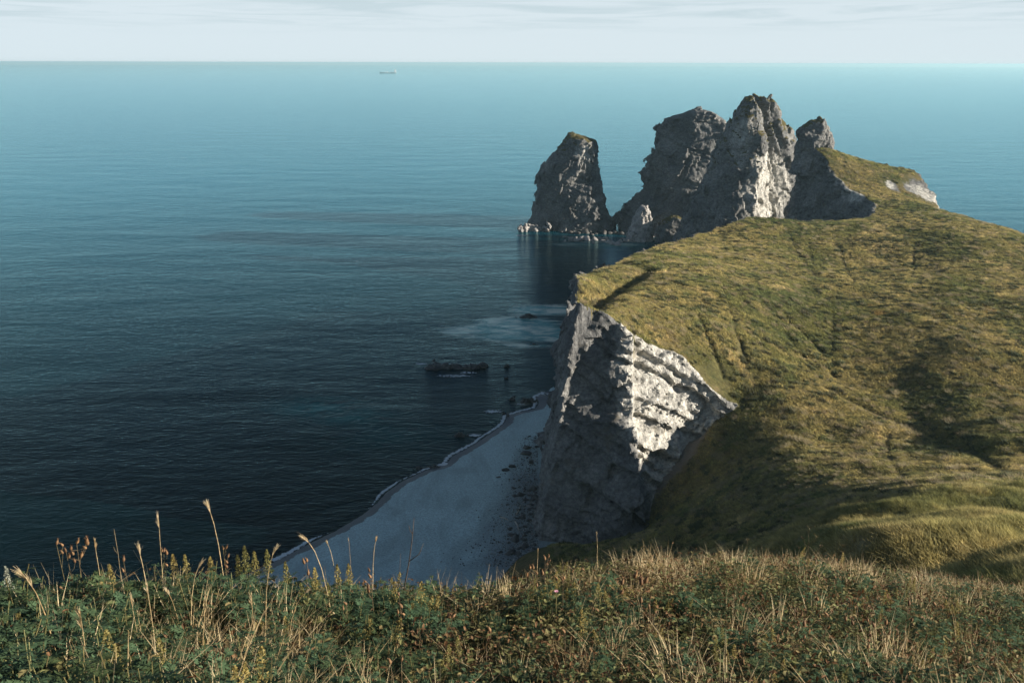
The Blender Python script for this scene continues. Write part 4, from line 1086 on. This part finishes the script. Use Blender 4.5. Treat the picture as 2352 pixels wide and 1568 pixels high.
# ------------------------------------------------------------------ the ship on the horizon
def build_ship():
    a, b = at_z(872, 169), at_z(911, 169); Ls = float(np.hypot(*(b - a)[:2])); c = (a + b) / 2
    root = thing('cargo_ship', (c[0], c[1], 0), 'distant cargo ship with white deckhouse aft, tiny below the horizon', 'ship')
    hull, white, grey = mat_flat('ship_hull', (.34, .50, .54), .6, .05), mat_flat('ship_white', (.75, .76, .76), .5, .05), mat_flat('ship_grey', (.42, .46, .47), .6, .05)
    H = Ls * .066; B = Ls * .14
    sec = [(-.5, .10, 1.35), (-.47, .45, 1.25), (-.40, .9, 1.05), (-.2, 1, .9), (.3, 1, .9), (.45, .92, .95), (.5, .7, 1.0)]
    V, F = [], []
    for x, w, z in sec: V += [(x * Ls + (0 if z < 1.2 else -.012 * Ls), -w * B / 2, z * H), (x * Ls, -w * B / 2 * .8, -2), (x * Ls, w * B / 2 * .8, -2), (x * Ls + (0 if z < 1.2 else -.012 * Ls), w * B / 2, z * H)]
    for k in range(len(sec) - 1):
        for j in range(3): p = 4 * k + j; F.append((p, p + 4, p + 5, p + 1))
        F.append((4 * k, 4 * k + 3, 4 * k + 7, 4 * k + 4))
    F += [(0, 1, 2, 3), tuple(4 * (len(sec) - 1) + j for j in (3, 2, 1, 0))]
    add('hull', mesh_np('hull', V, F, hull, False), root)
    def box(name, x0, x1, w, z0, z1, m, par=root):
        Vb = [(x * Ls, y * B / 2 * w, z * H) for z in (z0, z1) for y in (-1, 1) for x in (x0, x1)]
        return add(name, mesh_np(name, Vb, [(0, 2, 3, 1), (4, 5, 7, 6), (0, 1, 5, 4), (2, 6, 7, 3), (0, 4, 6, 2), (1, 3, 7, 5)], m, False), par)
    dk = box('deckhouse', .37, .46, .9, .9, 2.6, white); box('bridge', .365, .43, 1.05, 2.62, 3.1, white, dk)
    box('funnel', .44, .47, .4, 2.62, 3.5, grey, dk)
    box('hatch', -.35, -.12, .7, .9, 1.15, grey); box('hatch', .12, .34, .7, .9, 1.15, grey); box('deck_block', -.09, .0, .7, .9, 1.6, white)
    for x, z in ((-.40, 2.9), (-.18, 2.6), (.15, 2.3), (.40, 4.6)):
        mb = MB(); mb.tube([(x * Ls, 0, .85 * H), (x * Ls, 0, z * H)], [Ls * .006, Ls * .003], 6); add('mast', mb.build('mast', [white]), root)
build_ship()


# ------------------------------------------------------------------ single plants that stand out of the meadow
M_PLUME = mat_leaf('plume', (.50, .40, .25), (.62, .52, .35), (.42, .32, .18), .4, local=20)
M_POD = mat_leaf('seed_pod', (.15, .082, .040), (.23, .135, .065), (.11, .06, .03), .1, local=40)
M_TWIG = mat_leaf('dark_twig', (.035, .028, .022), (.06, .045, .035), (.05, .04, .03), .0, local=30)
M_PINK = mat_leaf('pink_petal', (.60, .30, .38), (.70, .42, .48), (.6, .35, .4), .4, local=30)
M_WHITE = mat_leaf('pale_floret', (.26, .27, .22), (.36, .36, .29), (.26, .27, .2), .3, local=30)
def stand(u, v, h):
    """where a plant of height h stands if its top is seen at (u, v)"""
    best = None
    for y in np.arange(3.3, 9.2, .04):
        p = at_y(u, v, y); gap = p[2] - float(ground(p[0], p[1]))
        if gap <= h: return p, gap
        if best is None or gap < best[1]: best = (p, gap)
    return best
def stem_pts(base, top, sag, n=6):
    m = (base + top) / 2 + np.array([sag, 0, 0]) * np.linalg.norm(top - base)
    return [(1 - t) ** 2 * base + 2 * t * (1 - t) * m + t * t * top for t in np.linspace(0, 1, n)]
def plant_base(u, v, h, lean, dv=0):
    top, gap = stand(u, v, h); k = np.linalg.norm(top - CAMP) / FPX
    bx = top[0] + lean * k; by = top[1] + .05; b = np.array([bx, by, float(ground(bx, by)) - .04])
    return b, top - b
def plume_grass(k, u, v, h, lean, bend, length, label, thick=1.0):
    """a tall dry grass stalk with a drooping feathery head"""
    b, top = plant_base(u, v, h, lean); r = np.random.default_rng(500 + k)
    root = thing('plume_grass', b, label, 'grass stalk', 'tall dry plume grasses')
    H = np.linalg.norm(top); ctl = np.array([top[0] * (.15 if abs(bend) > .03 else .5), top[1] * .5, top[2] * (.86 if abs(bend) > .03 else .55)])
    pts = [2 * t * (1 - t) * ctl + t * t * top for t in (0, .3, .55, .75, .9, 1)]
    mb = MB(); mb.tube(pts, [.0030 * thick, .0028 * thick, .0024 * thick, .002 * thick, .0016 * thick, .0009], 5); add('stem', mb.build('stem', [M_STRAW], True), root)
    mb = MB(); L = length
    for q in range(46):
        t = 1 - (L / H) * r.uniform(0, 1); i = min(int(t * 5), 4); f = t * 5 - i; p = pts[i] * (1 - f) + pts[i + 1] * f
        d = pts[i + 1] - pts[i]; d = d / np.linalg.norm(d); o = rv(r) * .45 + np.array([-np.sign(bend or 1) * .35, 0, -.1]); e = d + o * (.35 + .5 * (1 - t)); e /= np.linalg.norm(e)
        l = L * r.uniform(.22, .45); mb.strip([p, p + e * l * .5, p + e * l + np.array([0, 0, -l * .18])], [.0035 * thick, .0045 * thick, .001], np.cross(e, rv(r)) , 0)
    add('plume', mb.build('plume', [M_PLUME]), root)
    if r.uniform() < .7:
        mb = MB()
        for q in range(3):
            t = r.uniform(.02, .2); p = pts[0] * (1 - t) + pts[1] * t; a = r.choice([-1, 1]); l = r.uniform(.15, .3)
            mb.strip([p, p + np.array([a * l * .5, 0, l * .75]), p + np.array([a * l, 0, l * .65]), p + np.array([a * l * 1.3, 0, l * .35])], [.006, .007, .005, .001], [.3, .95, 0])
        add('leaf_blade', mb.build('leaf_blade', [M_STRAW]), root)
PLUMES = [(478, 1166, 1.15, 22, -.10, .30, 'tallest dry plume grass, arching left over the dark sea', 1.1), (364, 1189, 1.05, -14, .03, .20, 'thin forked dry grass head against the dark sea, second tallest', .8),
          (217, 1244, .85, 3, -.02, .16, 'straight slim plume rising alone near the left skyline', 1.0), (318, 1262, 1.0, 10, -.05, .24, 'pale plume grass leaning slightly left, right of the straight slim one', 1.1),
          (58, 1328, .9, 42, -.16, .30, 'big pale drooping plume nearest the left edge', 1.5), (185, 1412, .8, -6, .02, .22, 'short pale plume low in front of the left bushes', 1.2),
          (632, 1264, 1.1, -44, .04, .22, 'long dry grass stalk leaning right past the golden spires', .9), (461, 1295, .95, -46, .06, .18, 'dry grass stalk leaning right in the middle of the left meadow', .9),
          (383, 1357, .7, 22, -.05, .18, 'curved dry plume leaning left below the skyline', 1.0), (700, 1237, .95, 52, -.14, .22, 'feathery plume bent left against the beach shore', 1.1),
          (752, 1248, .8, 18, -.06, .14, 'single fine grass stalk just right of the bent plume', .8), (300, 1374, .7, 8, -.02, .16, 'dry stalk among the straw at the left centre', .9),
          (578, 1372, .7, -8, .03, .18, 'dry grass head standing in the green mugwort', .9), (338, 1344, .85, 0, .0, .16, 'upright yellowish stalk beside the pale leaning plume', .9),
          (704, 1358, .8, -62, .05, .14, 'long bare straw stalk slanting right at the lower left centre', .8), (864, 1240, .85, -16, .04, .16, 'upright loose plume standing before the shingle beach', 1.0),
          (801, 1238, .85, 4, .01, .06, 'hair-thin straight grass stem against the beach', .6), (1236, 1262, .5, -4, .02, .08, 'small dry grass head on the brow under the cliff', .8), (1370, 1226, .6, 6, -.04, .1, 'wispy grass head on the brow against the scree shadow', .8)]
for k, (u, v, h, lean, bend, L, lab, th) in enumerate(PLUMES): plume_grass(k, u, v, h, lean, bend, L, lab, th)

def pod_mesh(seed):
    r = np.random.default_rng(seed); mb = MB()
    prof = [(-.2, .12), (0, .75), (.35, 1.0), (.7, .82), (.95, .45), (1.1, .5)]
    n = 7; b = 0
    for z, q in prof:
        for j in range(n): mb.v.append(np.array([.0085 * q * math.cos(6.283 * j / n), .0085 * q * math.sin(6.283 * j / n), z * .024]))
    for k in range(len(prof) - 1):
        for j in range(n): mb.f.append((k * n + j, k * n + (j + 1) % n, (k + 1) * n + (j + 1) % n, (k + 1) * n + j)); mb.m.append(0)
    mb.f.append(tuple(range(n))[::-1]); mb.m.append(0); mb.f.append(tuple((len(prof) - 1) * n + j for j in range(n))); mb.m.append(0)
    for j in range(9):
        a = r.uniform(0, 6.28); p = np.array([.003 * math.cos(a), .003 * math.sin(a), .025]); e = np.array([math.cos(a) * .5, math.sin(a) * .5, 1])
        mb.strip([p, p + e * .009], [.0022, .0006], [-math.sin(a), math.cos(a), 0])
    return mb.build('seed_head', [M_POD], True)
POD = [pod_mesh(k) for k in range(3)]
def seed_stalk(k, u, v, n, h, lean, label, size=1.0, spread=.05):
    """a dead brown stalk whose short side branches each end in a seed pod"""
    b, top = plant_base(u, v, h, lean); r = np.random.default_rng(700 + k)
    root = thing('seed_head_plant', b, label, 'dried plant', 'brown seed-head stalks')
    pts = stem_pts(np.zeros(3), top, r.normal(0, .02)); mb = MB(); mb.tube(pts, [.0036, .0034, .003, .0026, .0022, .0016], 5)
    heads = []
    for q in range(n):
        if q == 0: e = top + np.array([0, 0, .005])
        else:
            a = r.uniform(0, 6.28); t = 1 - r.uniform(.05, .22) / np.linalg.norm(top); st = top * t
            e = st + np.array([math.cos(a) * spread * r.uniform(.5, 1.2), math.sin(a) * spread, r.uniform(.02, .11)])
            mb.tube([st, (st + e) / 2 + np.array([math.cos(a) * .012, 0, -.006]), e], [.002, .0016, .0013], 4)
        heads.append(e)
    add('stem', mb.build('stem', [M_STEM], True), root)
    for q, e in enumerate(heads):
        o = add('seed_head', POD[q % 3], root, e); z = r.uniform(1.0, 1.5) * size; o.scale = (z, z, z); o.rotation_euler = (r.normal(0, .35), r.normal(0, .35), r.uniform(0, 6))
STALKS = [(130, 1250, 3, .75, 14, 'brown stalk with a few pods, leftmost seed heads on the skyline'), (152, 1268, 2, .7, 6, 'short two-podded stalk between the leftmost seed heads and the tall podded one'), (176, 1248, 8, .8, 4, 'tallest many-podded brown stalk at the left skyline'),
          (284, 1289, 2, .6, 4, 'small pod stalk right of the straight slim plume'), (376, 1268, 4, .75, -8, 'pod cluster beside the thin forked grass head'), (513, 1262, 5, .75, -6, 'pod cluster at the foot of the tallest plume'),
          (705, 1290, 4, .6, 6, 'pods under the bent feathery plume by the shore'), (852, 1327, 6, .6, 4, 'cluster of brown pods in front of the near end of the beach'), (917, 1368, 4, .6, 2, 'group of pods below the dark twig'), (796, 1388, 2, .5, 0, 'pair of pods left of the beach pod cluster'),
          (1225, 1306, 4, .55, 4, 'pods on the straw brow left of the cliff foot'), (1252, 1286, 4, .55, 2, 'upper pods on the straw brow beneath the cliff'), (1027, 1418, 3, .5, 2, 'three pods on a short stalk in the central herbs'), (963, 1421, 2, .5, 2, 'two pods left of the three-podded stalk'),
          (1457, 1326, 9, .85, -42, 'large branched stalk with about nine pods right of centre'), (1341, 1309, 3, .5, 0, 'small pods on the brow left of the large branched stalk'), (1126, 1450, 1, .45, 0, 'single brown pod low in the central herbs'), (1293, 1333, 3, .5, 0, 'pods beside the pink flower'),
          (1297, 1453, 2, .45, 2, 'pods low in the herbs under the pink flower'), (897, 1524, 1, .45, 0, 'lone pod at the bottom, left one of two'), (922, 1518, 1, .45, 0, 'lone pod at the bottom, right one of two'), (1493, 1375, 2, .5, 2, 'pale pods just right below the large branched stalk'),
          (1869, 1364, 2, .6, -6, 'orange-brown pods at the upper right meadow'), (1901, 1414, 3, .55, -2, 'large open brown pod with two smaller, right meadow'), (1840, 1414, 4, .6, -14, 'pods on a leaning dark stalk, right meadow'), (1993, 1428, 4, .55, 0, 'cluster of pods with a torn orange top, right meadow'),
          (1959, 1434, 3, .5, 0, 'hanging grey-brown pods between two bigger clusters, right meadow'), (2034, 1434, 2, .5, 0, 'two pods right of the torn orange cluster'), (2088, 1390, 2, .5, 0, 'small orange heads high in the right meadow'), (2148, 1390, 1, .5, 2, 'rightmost single pod in the meadow'), (1996, 1472, 3, .45, 0, 'reddish pods low in the right meadow')]
for k, (u, v, n, h, lean, lab) in enumerate(STALKS): seed_stalk(k, u, v, n, h, lean, lab, 1.25 if n > 7 else 1.0, .075 if n > 7 else .05)

def golden_spire(k, u, v, h, label, mat, wid=.05):
    b, top = plant_base(u, v, h, 0); r = np.random.default_rng(900 + k)
    root = thing('mugwort_spire', b, label, 'flower spire', 'mugwort spires on the skyline')
    mb = MB(); mb.tube(stem_pts(np.zeros(3), top, r.normal(0, .03)), [.004, .004, .0035, .003, .002, .001], 4); add('stem', mb.build('stem', [M_GSTEM]), root)
    mb = MB()
    for q in range(34):
        t = .15 + .6 * q / 34; a = q * 2.4; pinnate(mb, r, top * t, np.array([math.cos(a), math.sin(a), r.uniform(0, .6)]), (.13 - .07 * t) * r.uniform(.8, 1.2))
    add('foliage', mb.build('foliage', [M_MUG]), root)
    mb = MB(); L = .26; q0 = top * (1 - L / np.linalg.norm(top)); ax = (top - q0)
    for q in range(300):
        t = r.uniform(0, 1) ** .8; a = r.uniform(0, 6.28); rr = wid * (1 - t) ** .7 * r.uniform(.2, 1) + .003; c = q0 + ax * t + np.array([math.cos(a) * rr, math.sin(a) * rr, rr * .5]); e, f = rv(r) * .0075, rv(r) * .006
        mb.poly([c - e, c + f, c + e, c - f])
    add('flower_spike', mb.build('flower_spike', [mat]), root)
for k, (u, v, lab) in enumerate([(396, 1272, 'golden mugwort spire left of the tallest plume, left one of two'), (424, 1274, 'golden mugwort spire left of the tallest plume, right one of two'), (545, 1274, 'low golden spire at the left of the golden group by the shore'), (561, 1254, 'tallest golden spire of the group left of the shore'), (583, 1266, 'golden spire right beside the tallest one'), (612, 1262, 'golden spire at the right of the shore group'),
                                 (655, 1290, 'olive spire standing alone just left of the shoreline'), (722, 1304, 'olive spire in front of the beach corner'), (774, 1296, 'olive-brown spire before the beach, left of two'), (800, 1294, 'olive-brown spire before the beach, right of two'), (482, 1278, 'slim golden spire at the foot of the tallest plume'), (250, 1296, 'olive spire right of the straight slim plume')]): golden_spire(k, u, v, .62, lab, M_SPIRE)
golden_spire(20, 12, 1300, .62, 'whitish flower spire at the far left edge', M_WHITE, .045)

def twig(u, v, h, lean, label, branches, mat, name, cat, thick=.004, umbel=0):
    b, top = plant_base(u, v, h, lean); r = np.random.default_rng(int(u)); root = thing(name, b, label, cat)
    pts = stem_pts(np.zeros(3), top, .05); mb = MB(); mb.tube(pts, [thick, thick * .9, thick * .8, thick * .65, thick * .5, thick * .3], 5); add('stem', mb.build('stem', [mat], True), root)
    k = np.linalg.norm(top + b - CAMP) / FPX
    for (t, du, dv) in branches:
        i = min(int(t * 5), 4); f = t * 5 - i; p = pts[i] * (1 - f) + pts[i + 1] * f; e = p + np.array([du * k, 0, dv * k])
        mb = MB(); mb.tube([p, p + (e - p) * .5 + np.array([du * k * .18, 0, -abs(dv) * k * .1]), e], [thick * .55, thick * .45, thick * .25], 4)
        o = add('branch', mb.build('branch', [mat], True), root)
        if umbel:
            mb = MB()
            for q in range(umbel):
                a = r.uniform(0, 6.28); e2 = e + np.array([math.cos(a), math.sin(a), r.uniform(.3, 1.1)]) * r.uniform(.012, .03)
                mb.tube([e, e2], [.0008, .0006], 3); c = rv(r) * .004; d = rv(r) * .004; mb.poly([e2 - c, e2 + d, e2 + c, e2 - d])
            add('umbel', mb.build('umbel', [M_STEM]), o)
twig(951, 1189, 1.0, -56, 'dark bare forked twig rising in front of the beach', [(.62, 34, 46), (.86, -8, 22)], M_TWIG, 'bare_twig', 'twig', .008)
twig(1857, 1216, .75, 4, 'dry spreading umbel stalk on the right brow against the grassy ridge', [(.55, -22, 34), (.6, 26, 30), (.75, -12, 22), (.8, 16, 18), (.97, 2, 8)], M_STEM, 'dry_umbel', 'dried plant', .003, 16)
twig(1717, 1240, .6, -6, 'small dry umbel on the brow left of the spreading one', [(.6, -14, 18), (.7, 12, 14), (.95, 0, 6)], M_STEM, 'dry_umbel', 'dried plant', .0025, 14)
twig(1928, 1246, .55, -16, 'hooked dry stalk with a round head on the right brow', [(.8, 10, 8), (.96, 8, -2)], M_STEM, 'dry_umbel', 'dried plant', .0025, 10)
twig(262, 1215, .95, -16, 'thin bare stem with a side shoot against the dark sea, far left', [(.6, -18, 30), (.8, -8, 18)], M_STRAW, 'bare_twig', 'twig', .0018)
twig(920, 1270, .5, -30, 'short dark branching stem right of the beach plume', [(.5, -10, 18), (.7, 12, 12)], M_TWIG, 'bare_twig', 'twig', .005)
def pink_flower():
    b, top = plant_base(1278, 1360, .45, 0); root = thing('pink_flower', b, 'single small pink flower in the herbs right of centre', 'flower'); r = np.random.default_rng(3)
    mb = MB(); mb.tube(stem_pts(np.zeros(3), top, .02), [.002] * 6, 4); add('stem', mb.build('stem', [M_GSTEM]), root)
    for q in range(6):
        mb = MB(); a = q * 1.047; oval(mb, r, top, np.array([math.cos(a), math.sin(a), .9]), .028, 0, .6); add('petal', mb.build('petal', [M_PINK]), root)
pink_flower()

# ------------------------------------------------------------------ haze
def build_haze():
    b, s = 80000.0, 103.5
    V = [(x * b / 2, y * b / 2, z) for z in (-6.0, s) for y in (-1, 1) for x in (-1, 1)]
    F = [(0, 2, 3, 1), (4, 5, 7, 6), (0, 1, 5, 4), (2, 6, 7, 3), (0, 4, 6, 2), (1, 3, 7, 5)]
    m = NT('sea_air')
    v = m.node('VolumePrincipled'); v.inputs['Color'].default_value = (.60, .92, 1.0, 1); v.inputs['Density'].default_value = 6.0e-5; v.inputs['Anisotropy'].default_value = .25
    m.nt.links.new(v.outputs[0], m.out.inputs['Volume'])
    add('haze', mesh_np('haze', V, F, m.mat, smooth=False), kind='stuff')
build_haze()
